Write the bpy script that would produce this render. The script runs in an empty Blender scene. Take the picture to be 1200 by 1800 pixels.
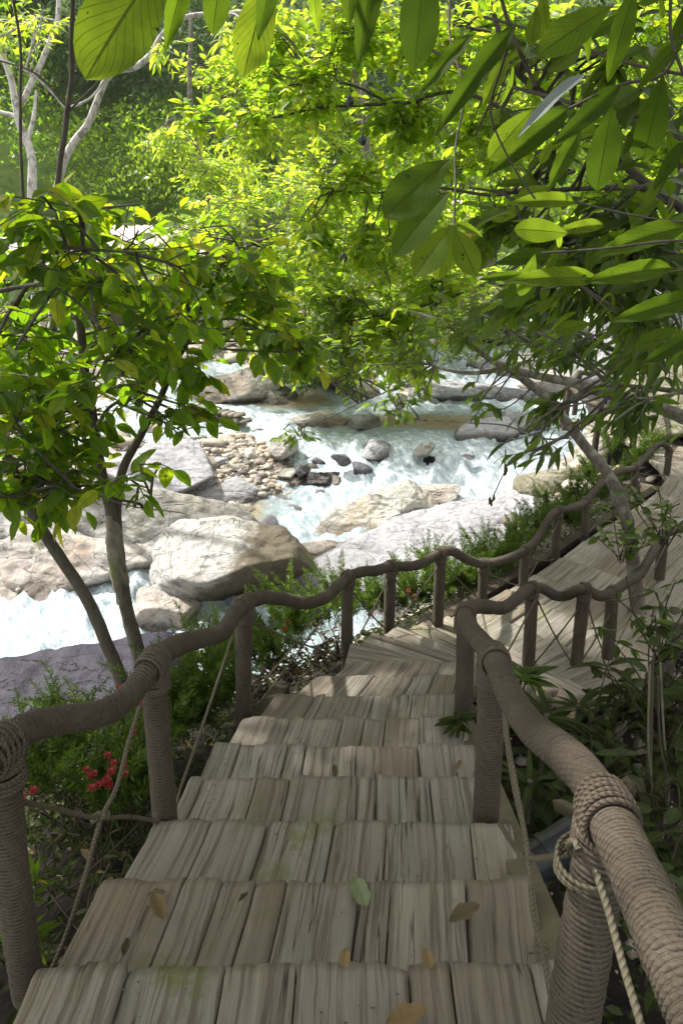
import bpy, math, random
import numpy as np
from mathutils import Vector

# ------------------------------------------------------------------ scene, camera, light
sc = bpy.context.scene
COL = sc.collection
sc.render.engine = 'CYCLES'
sc.cycles.use_denoising = True
sc.cycles.max_bounces = 8
sc.cycles.diffuse_bounces = 4
sc.cycles.transparent_max_bounces = 6
sc.cycles.transmission_bounces = 5
sc.cycles.glossy_bounces = 3
sc.cycles.sample_clamp_indirect = 6
sc.view_settings.view_transform = 'Standard'
sc.view_settings.look = 'None'
sc.view_settings.gamma = 1
sc.view_settings.exposure = 1.93
sc.view_settings.use_curve_mapping = False

CZ = 5.2                       # camera height above the pool of the river
TH = math.radians(22.0)
CT, ST = math.cos(TH), math.sin(TH)
F = 1300.0
cam = bpy.data.cameras.new('camera')
cam.sensor_fit = 'VERTICAL'; cam.sensor_height = 36; cam.sensor_width = 24; cam.lens = 26
cam.clip_start = 0.02; cam.clip_end = 600
camo = bpy.data.objects.new('camera', cam); COL.objects.link(camo)
camo.location = (0, 0, CZ); camo.rotation_euler = (math.pi/2 - TH, 0, 0)
sc.camera = camo

SUN = Vector((-0.50, 0.36, 0.80)).normalized()
w = bpy.data.worlds.new('World'); sc.world = w; w.use_nodes = True
wn = w.node_tree.nodes; wl = w.node_tree.links
sky = wn.new('ShaderNodeTexSky'); sky.sky_type = 'NISHITA'; sky.sun_disc = False
sky.sun_elevation = math.asin(SUN.z)
sky.sun_rotation = math.atan2(SUN.x, SUN.y)
sky.dust_density = 3.0
# thin bright cloud over most of the sky
tc = wn.new('ShaderNodeTexCoord'); cn = wn.new('ShaderNodeTexNoise'); cn.inputs['Scale'].default_value = 2.2; cn.inputs['Detail'].default_value = 6
wl.new(tc.outputs['Generated'], cn.inputs['Vector'])
cr = wn.new('ShaderNodeMapRange'); cr.inputs[1].default_value = .35; cr.inputs[2].default_value = .6; cr.inputs[3].default_value = .45; cr.inputs[4].default_value = .92
wl.new(cn.outputs[0], cr.inputs[0])
cm = wn.new('ShaderNodeMix'); cm.data_type = 'RGBA'; wl.new(cr.outputs[0], cm.inputs[0]); wl.new(sky.outputs[0], cm.inputs[6]); cm.inputs[7].default_value = (5.6, 5.5, 5.2, 1)
wl.new(cm.outputs[2], wn['Background'].inputs[0]); wn['Background'].inputs[1].default_value = 0.12
ld = bpy.data.lights.new('sun', 'SUN'); ld.energy = 2.7; ld.angle = math.radians(2.0); ld.color = (1, .96, .90)
lo = bpy.data.objects.new('sun', ld); COL.objects.link(lo)
lo.rotation_euler = SUN.to_track_quat('Z', 'Y').to_euler()

# ------------------------------------------------------------------ helpers
rng = np.random.default_rng(7)
random.seed(7)

def ray(px, py):
    u = (px-600)/F; v = (py-900)/F
    return np.array([u, CT - v*ST, -(ST + v*CT)])
def P(px, py, y):                      # a point seen at px,py whose forward distance is y
    r = ray(px, py); t = y/r[1]
    return np.array([r[0]*t, y, CZ + r[2]*t])
def G(px, py, z):                      # a point seen at px,py at height z (relative to the camera)
    r = ray(px, py); t = z/r[2]
    return np.array([r[0]*t, r[1]*t, CZ + z])
def nrm(a): return a/np.maximum(np.linalg.norm(a, axis=-1, keepdims=True), 1e-9)

_h = np.random.default_rng(3).random(4096).astype(np.float64)
def _hash(ix, iy, iz): return _h[(ix*73 + iy*1931 + iz*3571 + (ix*iy) % 977) & 4095]
def vnoise(p, seed=0):
    p = np.asarray(p, float) + seed*17.31 + 300
    i = np.floor(p).astype(np.int64); f = p - i; f = f*f*(3-2*f)
    x, y, z = i[..., 0], i[..., 1], i[..., 2]; fx, fy, fz = f[..., 0], f[..., 1], f[..., 2]
    def L(a, b, t): return a + (b-a)*t
    return L(L(L(_hash(x,y,z), _hash(x+1,y,z), fx), L(_hash(x,y+1,z), _hash(x+1,y+1,z), fx), fy),
             L(L(_hash(x,y,z+1), _hash(x+1,y,z+1), fx), L(_hash(x,y+1,z+1), _hash(x+1,y+1,z+1), fx), fy), fz)*2-1
def fbm(p, o=4, seed=0):
    p = np.asarray(p, float); s = 0; a = 1
    R = np.array([[.8, .6, 0], [-.58, .77, .27], [.16, -.21, .96]])
    for k in range(o):
        s = s + a*vnoise(p, seed+k); p = (p @ R.T)*2.03; a *= .5
    return s/1.6

class MB:
    def __init__(s): s.V = []; s.F3 = []; s.F4 = []; s.A = []; s.U = []; s.n = 0
    def add(s, V, F, a=0.5, uv=None):
        V = np.asarray(V, float).reshape(-1, 3); F = np.asarray(F, np.int64)
        s.V.append(V); (s.F3 if F.shape[1] == 3 else s.F4).append(F + s.n)
        s.A.append(np.broadcast_to(np.asarray(a, float), (len(V),)) if np.ndim(a) == 0 else np.asarray(a, float))
        s.U.append(np.zeros((len(V), 2)) if uv is None else np.asarray(uv, float).reshape(-1, 2))
        s.n += len(V)
    def build(s, name, mat, parent=None, smooth=True, loc=None):
        me = bpy.data.meshes.new(name)
        V = np.concatenate(s.V) if s.V else np.zeros((0, 3))
        if loc is not None: V = V - np.asarray(loc)
        f3 = np.concatenate(s.F3) if s.F3 else np.zeros((0, 3), int)
        f4 = np.concatenate(s.F4) if s.F4 else np.zeros((0, 4), int)
        me.vertices.add(len(V)); me.vertices.foreach_set('co', V.astype(np.float32).ravel())
        li = np.concatenate([f3.ravel(), f4.ravel()]).astype(np.int32)
        me.loops.add(len(li)); me.loops.foreach_set('vertex_index', li)
        n3, n4 = len(f3), len(f4)
        me.polygons.add(n3+n4)
        st = np.concatenate([np.arange(n3)*3, n3*3 + np.arange(n4)*4]).astype(np.int32)
        me.polygons.foreach_set('loop_start', st)
        try: me.polygons.foreach_set('loop_total', np.concatenate([np.full(n3, 3), np.full(n4, 4)]).astype(np.int32))
        except Exception: pass
        if smooth: me.polygons.foreach_set('use_smooth', np.ones(n3+n4, bool))
        me.update(calc_edges=True)
        at = me.attributes.new('v', 'FLOAT', 'POINT'); at.data.foreach_set('value', np.concatenate(s.A).astype(np.float32))
        uv = me.uv_layers.new(name='UVMap'); U = np.concatenate(s.U)
        uv.data.foreach_set('uv', U[li].astype(np.float32).ravel())
        me.materials.append(mat)
        o = bpy.data.objects.new(name, me); COL.objects.link(o)
        if loc is not None: o.location = tuple(loc)
        if parent is not None:
            o.parent = parent
            if loc is None: o.location = -parent.location     # mesh is in world coordinates; the parent has no rotation
            else: o.location = Vector(loc) - parent.location
        return o

def tag(o, label=None, cat=None, group=None, kind=None):
    if label: o['label'] = label
    if cat: o['category'] = cat
    if group: o['group'] = group
    if kind: o['kind'] = kind
    return o
def thing(name, label, cat, loc=(0, 0, 0), group=None):
    o = bpy.data.objects.new(name, None); COL.objects.link(o); o.location = tuple(float(c) for c in loc)
    o.empty_display_size = .1
    return tag(o, label, cat, group)

def spline(pts, n=8):
    """Catmull-Rom through points (any number of columns)."""
    p = np.asarray(pts, float)
    if len(p) < 3:
        t = np.linspace(0, 1, n+1)[:, None]; return p[0]*(1-t) + p[-1]*t
    q = np.vstack([2*p[0]-p[1], p, 2*p[-1]-p[-2]])
    t = np.linspace(0, 1, n, endpoint=False)[:, None]
    out = []
    for i in range(1, len(q)-2):
        a, b, c, d = q[i-1], q[i], q[i+1], q[i+2]
        out.append(.5*((2*b) + (c-a)*t + (2*a-5*b+4*c-d)*t*t + (3*b-a-3*c+d)*t**3))
    out.append(p[-1:])
    return np.vstack(out)
def resample(p, ds):
    d = np.r_[0, np.cumsum(np.linalg.norm(np.diff(p[:, :3], axis=0), axis=1))]
    n = max(2, int(d[-1]/ds)+1); s = np.linspace(0, d[-1], n)
    return np.stack([np.interp(s, d, p[:, k]) for k in range(p.shape[1])], 1), s
def frames(p):
    T = nrm(np.gradient(p, axis=0))
    N = np.zeros_like(T)
    r = np.array([0, 0, 1.]) if abs(T[0, 2]) < .8 else np.array([1., 0, 0])
    N[0] = r - T[0]*(r @ T[0]); N[0] /= np.linalg.norm(N[0])
    for i in range(1, len(p)):
        v = N[i-1] - T[i]*(N[i-1] @ T[i]); N[i] = v/max(np.linalg.norm(v), 1e-9)
    return T, N, np.cross(T, N)
def grid_faces(a, b):
    i = np.arange(a-1)[:, None]*b + np.arange(b-1)[None]
    return np.stack([i, i+1, i+b+1, i+b], -1).reshape(-1, 4)
def tube(mb, pts, rad, seg=8, a=.5, lump=0, cap=True):
    p = np.asarray(pts, float); n = len(p)
    T, N, B = frames(p); rad = np.broadcast_to(np.asarray(rad, float), (n,))
    ph = np.linspace(0, 2*math.pi, seg+1)
    R = rad[:, None]*np.ones((1, seg+1))
    if lump:
        q = p[:, None]*9 + 0*ph[None, :, None] + np.stack([np.cos(ph), np.sin(ph), 0*ph], -1)[None]*1.2
        ns = fbm(q, 3, 5); ns[:, -1] = ns[:, 0]; R = R*(1+lump*ns)
    V = p[:, None] + R[..., None]*(np.cos(ph)[None, :, None]*N[:, None] + np.sin(ph)[None, :, None]*B[:, None])
    d = np.r_[0, np.cumsum(np.linalg.norm(np.diff(p, axis=0), axis=1))]
    uv = np.stack(np.broadcast_arrays(ph[None]/(2*math.pi), d[:, None]), -1)
    mb.add(V.reshape(-1, 3), grid_faces(n, seg+1)[:, ::-1], a, uv)
    if cap:
        for k, rev in ((0, False), (n-1, True)):
            c = p[k][None]; ring = V[k, :-1]
            f = np.array([[0, 1+(j+1) % seg, 1+j] for j in range(seg)])
            mb.add(np.vstack([c, ring]), f[:, ::-1] if rev else f, a)

# ------------------------------------------------------------------ materials
def newmat(name):
    m = bpy.data.materials.new(name); m.use_nodes = True
    nt = m.node_tree; nt.nodes.clear()
    out = nt.nodes.new('ShaderNodeOutputMaterial')
    return m, nt, out
def N_(nt, t, **kw):
    n = nt.nodes.new(t)
    for k, v in kw.items():
        if k.startswith('i_'):
            n.inputs[k[2:].replace('_', ' ')].default_value = v
        else: setattr(n, k, v)
    return n
def ramp(nt, fac, stops):
    r = nt.nodes.new('ShaderNodeValToRGB'); e = r.color_ramp.elements
    while len(e) < len(stops): e.new(.5)
    for k, (p, c) in enumerate(stops): e[k].position = p; e[k].color = (*c, 1) if len(c) == 3 else c
    nt.links.new(fac, r.inputs[0]); return r.outputs[0]
def mixc(nt, f, a, b, mode='MIX'):
    n = nt.nodes.new('ShaderNodeMix'); n.data_type = 'RGBA'; n.blend_type = mode
    for s, v in ((0, f), (6, a), (7, b)):
        if hasattr(v, 'node'): nt.links.new(v, n.inputs[s])
        else: n.inputs[s].default_value = v if s == 0 else (*v, 1)
    return n.outputs[2]
def math_(nt, op, a, b=0.0, c=None):
    n = nt.nodes.new('ShaderNodeMath'); n.operation = op
    for s, v in enumerate((a, b) if c is None else (a, b, c)):
        if hasattr(v, 'node'): nt.links.new(v, n.inputs[s])
        else: n.inputs[s].default_value = v
    return n.outputs[0]
def noise(nt, vec, scale, det=5, rough=.6, dist=0):
    n = nt.nodes.new('ShaderNodeTexNoise'); n.inputs['Scale'].default_value = scale
    n.inputs['Detail'].default_value = det; n.inputs['Roughness'].default_value = rough; n.inputs['Distortion'].default_value = dist
    nt.links.new(vec, n.inputs['Vector']); return n.outputs[0]
def mapping(nt, vec, scale=(1, 1, 1), rot=(0, 0, 0), loc=(0, 0, 0)):
    n = nt.nodes.new('ShaderNodeMapping'); n.inputs['Scale'].default_value = scale
    n.inputs['Rotation'].default_value = rot; n.inputs['Location'].default_value = loc
    nt.links.new(vec, n.inputs[0]); return n.outputs[0]
def ramp_f(nt, f, lo, hi):
    n = nt.nodes.new('ShaderNodeMapRange'); n.inputs[1].default_value = lo; n.inputs[2].default_value = hi
    nt.links.new(f, n.inputs[0]); return n.outputs[0]
def attr(nt, name='v'):
    n = nt.nodes.new('ShaderNodeAttribute'); n.attribute_name = name; return n.outputs['Fac']
def wpos(nt): return nt.nodes.new('ShaderNodeNewGeometry').outputs['Position']
def bump(nt, h, s=.5, d=.01, n0=None):
    n = nt.nodes.new('ShaderNodeBump'); n.inputs['Strength'].default_value = s; n.inputs['Distance'].default_value = d
    nt.links.new(h, n.inputs['Height'])
    if n0: nt.links.new(n0, n.inputs['Normal'])
    return n.outputs[0]
def pbr(nt, out, col, rough=.7, nor=None, spec=.5, metal=0):
    b = nt.nodes.new('ShaderNodeBsdfPrincipled')
    for k, v in (('Base Color', col), ('Roughness', rough), ('Specular IOR Level', spec), ('Metallic', metal)):
        if hasattr(v, 'node'): nt.links.new(v, b.inputs[k])
        else: b.inputs[k].default_value = (*v, 1) if isinstance(v, tuple) else v
    if nor: nt.links.new(nor, b.inputs['Normal'])
    nt.links.new(b.outputs[0], out.inputs[0]); return b

def leaf_mat(name, cols, trans, tf=.45, rough=.45, spec=.4, veins=True):
    """cols: ramp over the per-leaf random value; trans: ramp of the light that comes through."""
    m, nt, out = newmat(name); a = attr(nt)
    c = ramp(nt, a, cols); t = ramp(nt, a, trans)
    pos = wpos(nt); blot = noise(nt, pos, 38, 3)
    c = mixc(nt, math_(nt, 'MULTIPLY', blot, .5), c, (.10, .11, .02))
    t = mixc(nt, math_(nt, 'MULTIPLY', ramp_f(nt, noise(nt, pos, 22, 4, .6), .45, .7), .45), t, (.10, .16, .01))
    t = mixc(nt, ramp_f(nt, noise(nt, pos, 70, 2, .5), .70, .74), t, (.06, .035, .01))
    nor = None
    if veins:
        uv = nt.nodes.new('ShaderNodeTexCoord').outputs['UV']
        sx = nt.nodes.new('ShaderNodeSeparateXYZ'); nt.links.new(uv, sx.inputs[0])
        ay = math_(nt, 'ABSOLUTE', math_(nt, 'SUBTRACT', sx.outputs[1], .5))
        mid = math_(nt, 'LESS_THAN', ay, .022)
        ph = math_(nt, 'FRACT', math_(nt, 'SUBTRACT', math_(nt, 'MULTIPLY', sx.outputs[0], 10), math_(nt, 'MULTIPLY', math_(nt, 'POWER', ay, .8), 6.5)))
        side = math_(nt, 'LESS_THAN', ph, .10)
        vv = math_(nt, 'MAXIMUM', mid, math_(nt, 'MULTIPLY', side, .75))
        t = mixc(nt, math_(nt, 'MULTIPLY', vv, .85), t, (.04, .07, .004))
        c = mixc(nt, math_(nt, 'MULTIPLY', vv, .5), c, (.13, .17, .04))
        nor = bump(nt, math_(nt, 'ADD', ph, noise(nt, pos, 60, 3)), .45, .003)
    b = nt.nodes.new('ShaderNodeBsdfPrincipled'); nt.links.new(c, b.inputs['Base Color'])
    b.inputs['Roughness'].default_value = rough; b.inputs['Specular IOR Level'].default_value = spec
    tr = nt.nodes.new('ShaderNodeBsdfTranslucent'); nt.links.new(t, tr.inputs[0])
    if nor: nt.links.new(nor, b.inputs['Normal'])
    mx = nt.nodes.new('ShaderNodeMixShader'); mx.inputs[0].default_value = tf
    nt.links.new(b.outputs[0], mx.inputs[1]); nt.links.new(tr.outputs[0], mx.inputs[2])
    nt.links.new(mx.outputs[0], out.inputs[0]); return m

M = {}
M['leaf_left'] = leaf_mat('leaf_left', [(0, (.035, .075, .012)), (.6, (.06, .12, .018)), (.9, (.10, .16, .02)), (1, (.30, .28, .03))],
                          [(0, (.24, .48, .01)), (.55, (.38, .64, .012)), (.88, (.64, .78, .015)), (1, (.92, .84, .02))], .58, .6, .22)
M['leaf_big'] = leaf_mat('leaf_big', [(0, (.03, .065, .012)), (1, (.06, .11, .018))],
                         [(0, (.09, .17, .012)), (.5, (.26, .42, .02)), (1, (.62, .82, .04))], .66, .7, .15)
M['leaf_dark'] = leaf_mat('leaf_dark', [(0, (.022, .05, .014)), (.7, (.045, .085, .018)), (1, (.09, .14, .06))],
                          [(0, (.17, .33, .015)), (1, (.40, .60, .03))], .5, .36)
M['leaf_bright'] = leaf_mat('leaf_bright', [(0, (.09, .17, .015)), (.6, (.14, .24, .02)), (1, (.22, .29, .03))],
                            [(0, (.36, .62, .02)), (.6, (.56, .80, .03)), (1, (.88, .92, .06))], .6, veins=False)
M['leaf_canopy'] = leaf_mat('leaf_canopy', [(0, (.03, .06, .012)), (1, (.06, .10, .02))],
                            [(0, (.14, .26, .02)), (1, (.20, .34, .03))], .35, veins=False)
M['leaf_forest'] = leaf_mat('leaf_forest', [(0, (.05, .09, .06)), (.5, (.10, .15, .08)), (1, (.20, .25, .09))],
                            [(0, (.10, .19, .08)), (.5, (.20, .31, .10)), (1, (.42, .50, .12))], .4, rough=.7, spec=.2, veins=False)
M['leaf_far'] = leaf_mat('leaf_far', [(0, (.05, .10, .015)), (.6, (.09, .16, .02)), (1, (.18, .24, .03))],
                         [(0, (.18, .36, .02)), (.6, (.34, .56, .03)), (1, (.6, .7, .05))], .5, veins=False)
M['fern'] = leaf_mat('fern', [(0, (.016, .038, .008)), (1, (.065, .115, .018))],
                     [(0, (.10, .22, .015)), (1, (.28, .44, .03))], .45, veins=False)
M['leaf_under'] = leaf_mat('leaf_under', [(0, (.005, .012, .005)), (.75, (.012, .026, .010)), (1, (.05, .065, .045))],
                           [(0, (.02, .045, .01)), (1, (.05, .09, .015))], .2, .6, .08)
M['leaf_red'] = leaf_mat('leaf_red', [(0, (.03, .02, .016)), (.5, (.06, .022, .02)), (1, (.12, .09, .08))],
                         [(0, (.12, .03, .02)), (1, (.2, .08, .04))], .25, .4, veins=False)
M['petal'] = leaf_mat('petal', [(0, (.28, .004, .02)), (1, (.42, .015, .05))], [(0, (.4, .01, .03)), (1, (.5, .02, .06))], .35, .6, veins=False)
M['dead_leaf'] = leaf_mat('dead_leaf', [(0, (.06, .04, .03)), (.5, (.15, .11, .075)), (1, (.30, .18, .09))],
                          [(0, (.12, .07, .03)), (1, (.3, .18, .08))], .15, .7)
M['pale_leaf'] = leaf_mat('pale_leaf', [(0, (.20, .24, .14)), (1, (.24, .28, .17))], [(0, (.2, .25, .1)), (1, (.2, .25, .1))], .15, .6)

def rock_mat(name, c, stain, st_amt=.5, wet=False, crack=True, moss=0.0, scale=1.0):
    m, nt, out = newmat(name); p = wpos(nt)
    n1 = noise(nt, p, 1.6*scale, 8, .62, .3); n2 = noise(nt, p, 9*scale, 8, .65); n3 = noise(nt, p, 45*scale, 5, .7)
    base = ramp(nt, n1, [(.3, tuple(x*.72 for x in c)), (.5, c), (.7, tuple(min(.8, x*1.22) for x in c))])
    base = mixc(nt, math_(nt, 'MULTIPLY', ramp_f(nt, noise(nt, mapping(nt, p, (1, 1, .6), loc=(7, 3, 1)), .9*scale, 6, .7), .48, .66), st_amt), base, stain)
    base = mixc(nt, ramp_f(nt, n2, .30, .56), tuple(x*.5 for x in c), base)
    vo = nt.nodes.new('ShaderNodeTexVoronoi'); vo.feature = 'DISTANCE_TO_EDGE'; vo.inputs['Scale'].default_value = 1.5*scale; nt.links.new(mapping(nt, p, (1, 1, 2.2), (.3, .5, .2)), vo.inputs['Vector'])
    base = mixc(nt, math_(nt, 'MULTIPLY', math_(nt, 'SUBTRACT', 1.0, ramp_f(nt, math_(nt, 'ADD', vo.outputs[0], math_(nt, 'MULTIPLY', n2, .02)), .014, .028)), .65), base, tuple(x*.3 for x in c))
    base = mixc(nt, math_(nt, 'MULTIPLY', ramp_f(nt, n3, .52, .75), .45), base, tuple(x*.35 for x in c))
    h = math_(nt, 'ADD', math_(nt, 'MULTIPLY', n1, 1.0), math_(nt, 'MULTIPLY', n2, .45)); h = math_(nt, 'ADD', h, math_(nt, 'MULTIPLY', n3, .12))
    if crack:
        # bedding planes: stretched distorted noise turned into thin dark seams
        q = mapping(nt, p, (.6*scale, 1.6*scale, 3.2*scale), (.5, .35, .4))
        cn = noise(nt, q, 1.1, 4, .55, .8)
        seam = math_(nt, 'MAXIMUM', ramp_f(nt, math_(nt, 'ABSOLUTE', math_(nt, 'SUBTRACT', cn, .5)), .0, .009), ramp_f(nt, n2, .56, .46))
        base = mixc(nt, seam, tuple(x*.3 for x in c), base)
        h = math_(nt, 'ADD', h, math_(nt, 'MULTIPLY', seam, .35))
    if moss:
        g = nt.nodes.new('ShaderNodeNewGeometry').outputs['Normal']
        sx = nt.nodes.new('ShaderNodeSeparateXYZ'); nt.links.new(g, sx.inputs[0])
        mm = math_(nt, 'MULTIPLY', ramp_f(nt, noise(nt, p, 3.2, 6, .7), .5, .6), moss)
        base = mixc(nt, mm, base, (.09, .095, .035))
    sp = nt.nodes.new('ShaderNodeSeparateXYZ'); nt.links.new(p, sp.inputs[0])
    ys_ = [5, 7.6, 10.7, 12.0, 13.0, 13.6, 15, 17, 18.2, 20, 22, 26]; zs_ = [-5.2, -5.0, -4.68, -4.55, -4.3, -4.1, -4.02, -3.95, -3.6, -3.35, -3.05, -2.8]
    lv = ramp(nt, math_(nt, 'DIVIDE', sp.outputs[1], 30.0), [(y/30, ((z+6)/4,)*3) for y, z in zip(ys_, zs_)])
    lvl = math_(nt, 'ADD', math_(nt, 'MULTIPLY', lv, 4.0), CZ-6)
    d_ = math_(nt, 'SUBTRACT', math_(nt, 'SUBTRACT', sp.outputs[2], lvl), math_(nt, 'MULTIPLY', n1, .32))
    wf = ramp_f(nt, d_, .05, -.02)
    base = mixc(nt, wf, base, mixc(nt, 1.0, base, (.40, .37, .34), 'MULTIPLY'))
    rg = math_(nt, 'SUBTRACT', .58 if wet else .82, math_(nt, 'MULTIPLY', wf, .3))
    pbr(nt, out, base, rg, bump(nt, h, .9, .06/scale), .18 if wet else .2)
    return m

M['rock_pale'] = rock_mat('rock_pale', (.33, .32, .295), (.27, .19, .10), .35, moss=.35)
M['rock_white'] = rock_mat('rock_white', (.47, .45, .40), (.32, .22, .09), .75)
M['rock_slab'] = rock_mat('rock_slab', (.29, .285, .295), (.28, .28, .32), .5)
M['rock_wet'] = rock_mat('rock_wet', (.10, .095, .105), (.08, .07, .07), .5, wet=True)
M['rock_purple'] = rock_mat('rock_purple', (.034, .031, .045), (.028, .025, .036), .6, wet=True, scale=1.4)
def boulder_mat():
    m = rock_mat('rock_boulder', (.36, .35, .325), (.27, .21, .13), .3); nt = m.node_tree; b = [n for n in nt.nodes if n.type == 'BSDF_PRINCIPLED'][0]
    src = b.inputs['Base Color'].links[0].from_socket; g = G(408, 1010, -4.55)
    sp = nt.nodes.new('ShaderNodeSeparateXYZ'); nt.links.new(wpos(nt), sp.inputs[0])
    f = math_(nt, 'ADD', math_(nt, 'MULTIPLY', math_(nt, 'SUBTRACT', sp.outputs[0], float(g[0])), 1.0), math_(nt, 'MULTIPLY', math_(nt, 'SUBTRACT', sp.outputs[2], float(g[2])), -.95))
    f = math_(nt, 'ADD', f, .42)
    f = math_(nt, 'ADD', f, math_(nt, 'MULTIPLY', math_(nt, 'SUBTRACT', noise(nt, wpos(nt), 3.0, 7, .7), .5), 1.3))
    nt.links.new(mixc(nt, math_(nt, 'MULTIPLY', ramp_f(nt, f, .0, .22), .85), src, (.075, .058, .03)), b.inputs['Base Color']); return m  # brown stain that also paints in shade on the lower right face
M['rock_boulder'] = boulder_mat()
M['rock_warm'] = rock_mat('rock_warm', (.35, .325, .295), (.27, .17, .09), .6)
M['rock_moss'] = rock_mat('rock_moss', (.22, .205, .15), (.11, .11, .05), .7, moss=.8)

def bark_mat(name, c1, c2, lichen=None):
    m, nt, out = newmat(name); p = wpos(nt)
    n1 = noise(nt, mapping(nt, p, (1, 1, .35)), 30, 6, .7); n2 = noise(nt, p, 9, 4)
    c = ramp(nt, n1, [(.3, c1), (.7, c2)])
    if lichen: c = mixc(nt, ramp_f(nt, n2, .5, .6), c, lichen)
    pbr(nt, out, c, .85, bump(nt, math_(nt, 'ADD', n1, n2), .8, .012)); return m
M['bark'] = bark_mat('bark', (.05, .04, .03), (.17, .145, .115), (.19, .19, .15))
M['bark_dark'] = bark_mat('bark_dark', (.035, .028, .02), (.10, .082, .062), (.075, .07, .05))
M['bark_white'] = bark_mat('bark_white', (.30, .28, .25), (.62, .60, .56), (.22, .20, .18))
M['bark_moss'] = bark_mat('bark_moss', (.10, .08, .05), (.24, .22, .17), (.12, .14, .05))

def rope_mat(name, c, coil=True, vs=83.0):
    m, nt, out = newmat(name)
    uv = nt.nodes.new('ShaderNodeTexCoord').outputs['UV']
    sx = nt.nodes.new('ShaderNodeSeparateXYZ'); nt.links.new(uv, sx.inputs[0])
    p = wpos(nt); big = noise(nt, p, 7, 4); fib = noise(nt, p, 260, 3)
    ph = math_(nt, 'ADD', math_(nt, 'MULTIPLY', sx.outputs[1], vs), math_(nt, 'MULTIPLY', sx.outputs[0], 1.0))
    st = math_(nt, 'ABSOLUTE', math_(nt, 'SINE', math_(nt, 'MULTIPLY', ph, math.pi)))
    col = ramp(nt, big, [(.3, tuple(x*.72 for x in c)), (.55, c), (.75, tuple(x*1.3 for x in c))])
    col = mixc(nt, ramp_f(nt, st, .0, .5), tuple(x*(.78 if coil else .4) for x in c), col)
    if coil:
        ed = math_(nt, 'ABSOLUTE', math_(nt, 'SUBTRACT', sx.outputs[0], .5))
        col = mixc(nt, ramp_f(nt, ed, .22, .48), col, tuple(x*.13 for x in c))
    col = mixc(nt, math_(nt, 'MULTIPLY', ramp_f(nt, fib, .45, .7), .35), col, tuple(x*1.7 for x in c))
    h = math_(nt, 'ADD', math_(nt, 'MULTIPLY', st, 1.0), math_(nt, 'MULTIPLY', fib, .5))
    pbr(nt, out, col, .8, bump(nt, h, .4 if coil else .7, .002), .2); return m
M['rope'] = rope_mat('rope', (.084, .069, .051))
M['rope_lash'] = rope_mat('rope_lash', (.10, .08, .06), coil=False, vs=0.0)
M['rope_thin'] = rope_mat('rope_thin', (.115, .10, .068), coil=False, vs=0.0)

def wood_mat():
    m, nt, out = newmat('weathered_wood')
    uv = nt.nodes.new('ShaderNodeTexCoord').outputs['UV']; a = attr(nt); p = wpos(nt)
    warp = noise(nt, mapping(nt, uv, (9, 3, 1)), 1, 3, .5)
    uvw = nt.nodes.new('ShaderNodeCombineXYZ'); su = nt.nodes.new('ShaderNodeSeparateXYZ'); nt.links.new(uv, su.inputs[0])
    nt.links.new(math_(nt, 'ADD', su.outputs[0], math_(nt, 'MULTIPLY', warp, .035)), uvw.inputs[0]); nt.links.new(su.outputs[1], uvw.inputs[1]); uvw = uvw.outputs[0]
    g1 = noise(nt, mapping(nt, uvw, (60, 1.6, 1)), 1, 5, .62); g2 = noise(nt, mapping(nt, uvw, (260, 5, 1)), 1, 3, .6)
    g0 = noise(nt, mapping(nt, uvw, (17, .9, 1)), 1, 3, .55)
    c = ramp(nt, a, [(0, (.165, .135, .10)), (.35, (.215, .19, .15)), (.7, (.235, .225, .19)), (1, (.265, .235, .185))])
    c = mixc(nt, ramp_f(nt, g0, .40, .60), mixc(nt, .38, c, (.14, .11, .085)), c)
    c = mixc(nt, math_(nt, 'MULTIPLY', ramp_f(nt, g1, .49, .39), .8), c, (.10, .078, .058))
    c = mixc(nt, math_(nt, 'MULTIPLY', ramp_f(nt, g1, .56, .72), .3), c, (.38, .35, .29))
    crk = ramp_f(nt, math_(nt, 'ABSOLUTE', math_(nt, 'SUBTRACT', noise(nt, mapping(nt, uvw, (30, .8, 1), loc=(5, 3, 0)), 1, 2, .5), .5)), .002, .012)
    crk = math_(nt, 'MULTIPLY', math_(nt, 'SUBTRACT', 1.0, crk), ramp_f(nt, noise(nt, mapping(nt, uv, (7, 2, 1), loc=(9, 1, 0)), 1, 2), .50, .60))
    c = mixc(nt, crk, c, (.035, .028, .02))
    c = mixc(nt, math_(nt, 'MULTIPLY', ramp_f(nt, g2, .5, .75), .3), c, (.16, .13, .10))
    big = noise(nt, p, 2.3, 5, .65)
    c = mixc(nt, math_(nt, 'MULTIPLY', ramp_f(nt, big, .52, .68), .5), c, (.15, .115, .07))
    dirt = noise(nt, p, 26, 6, .75)
    c = mixc(nt, math_(nt, 'MULTIPLY', ramp_f(nt, dirt, .6, .74), .5), c, (.06, .05, .035))
    spx = nt.nodes.new('ShaderNodeSeparateXYZ'); nt.links.new(p, spx.inputs[0])
    ms = math_(nt, 'MULTIPLY', ramp_f(nt, noise(nt, p, 6, 5, .7), .5, .6), ramp_f(nt, noise(nt, p, .9, 2), .56, .7))
    c = mixc(nt, math_(nt, 'MULTIPLY', ms, .7), c, (.11, .12, .03))
    h = math_(nt, 'ADD', math_(nt, 'MULTIPLY', g1, 1.2), math_(nt, 'MULTIPLY', g2, .3)); h = math_(nt, 'SUBTRACT', h, math_(nt, 'MULTIPLY', crk, .5))
    pbr(nt, out, c, .78, bump(nt, h, .9, .005), .3); return m
M['wood'] = wood_mat()
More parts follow.
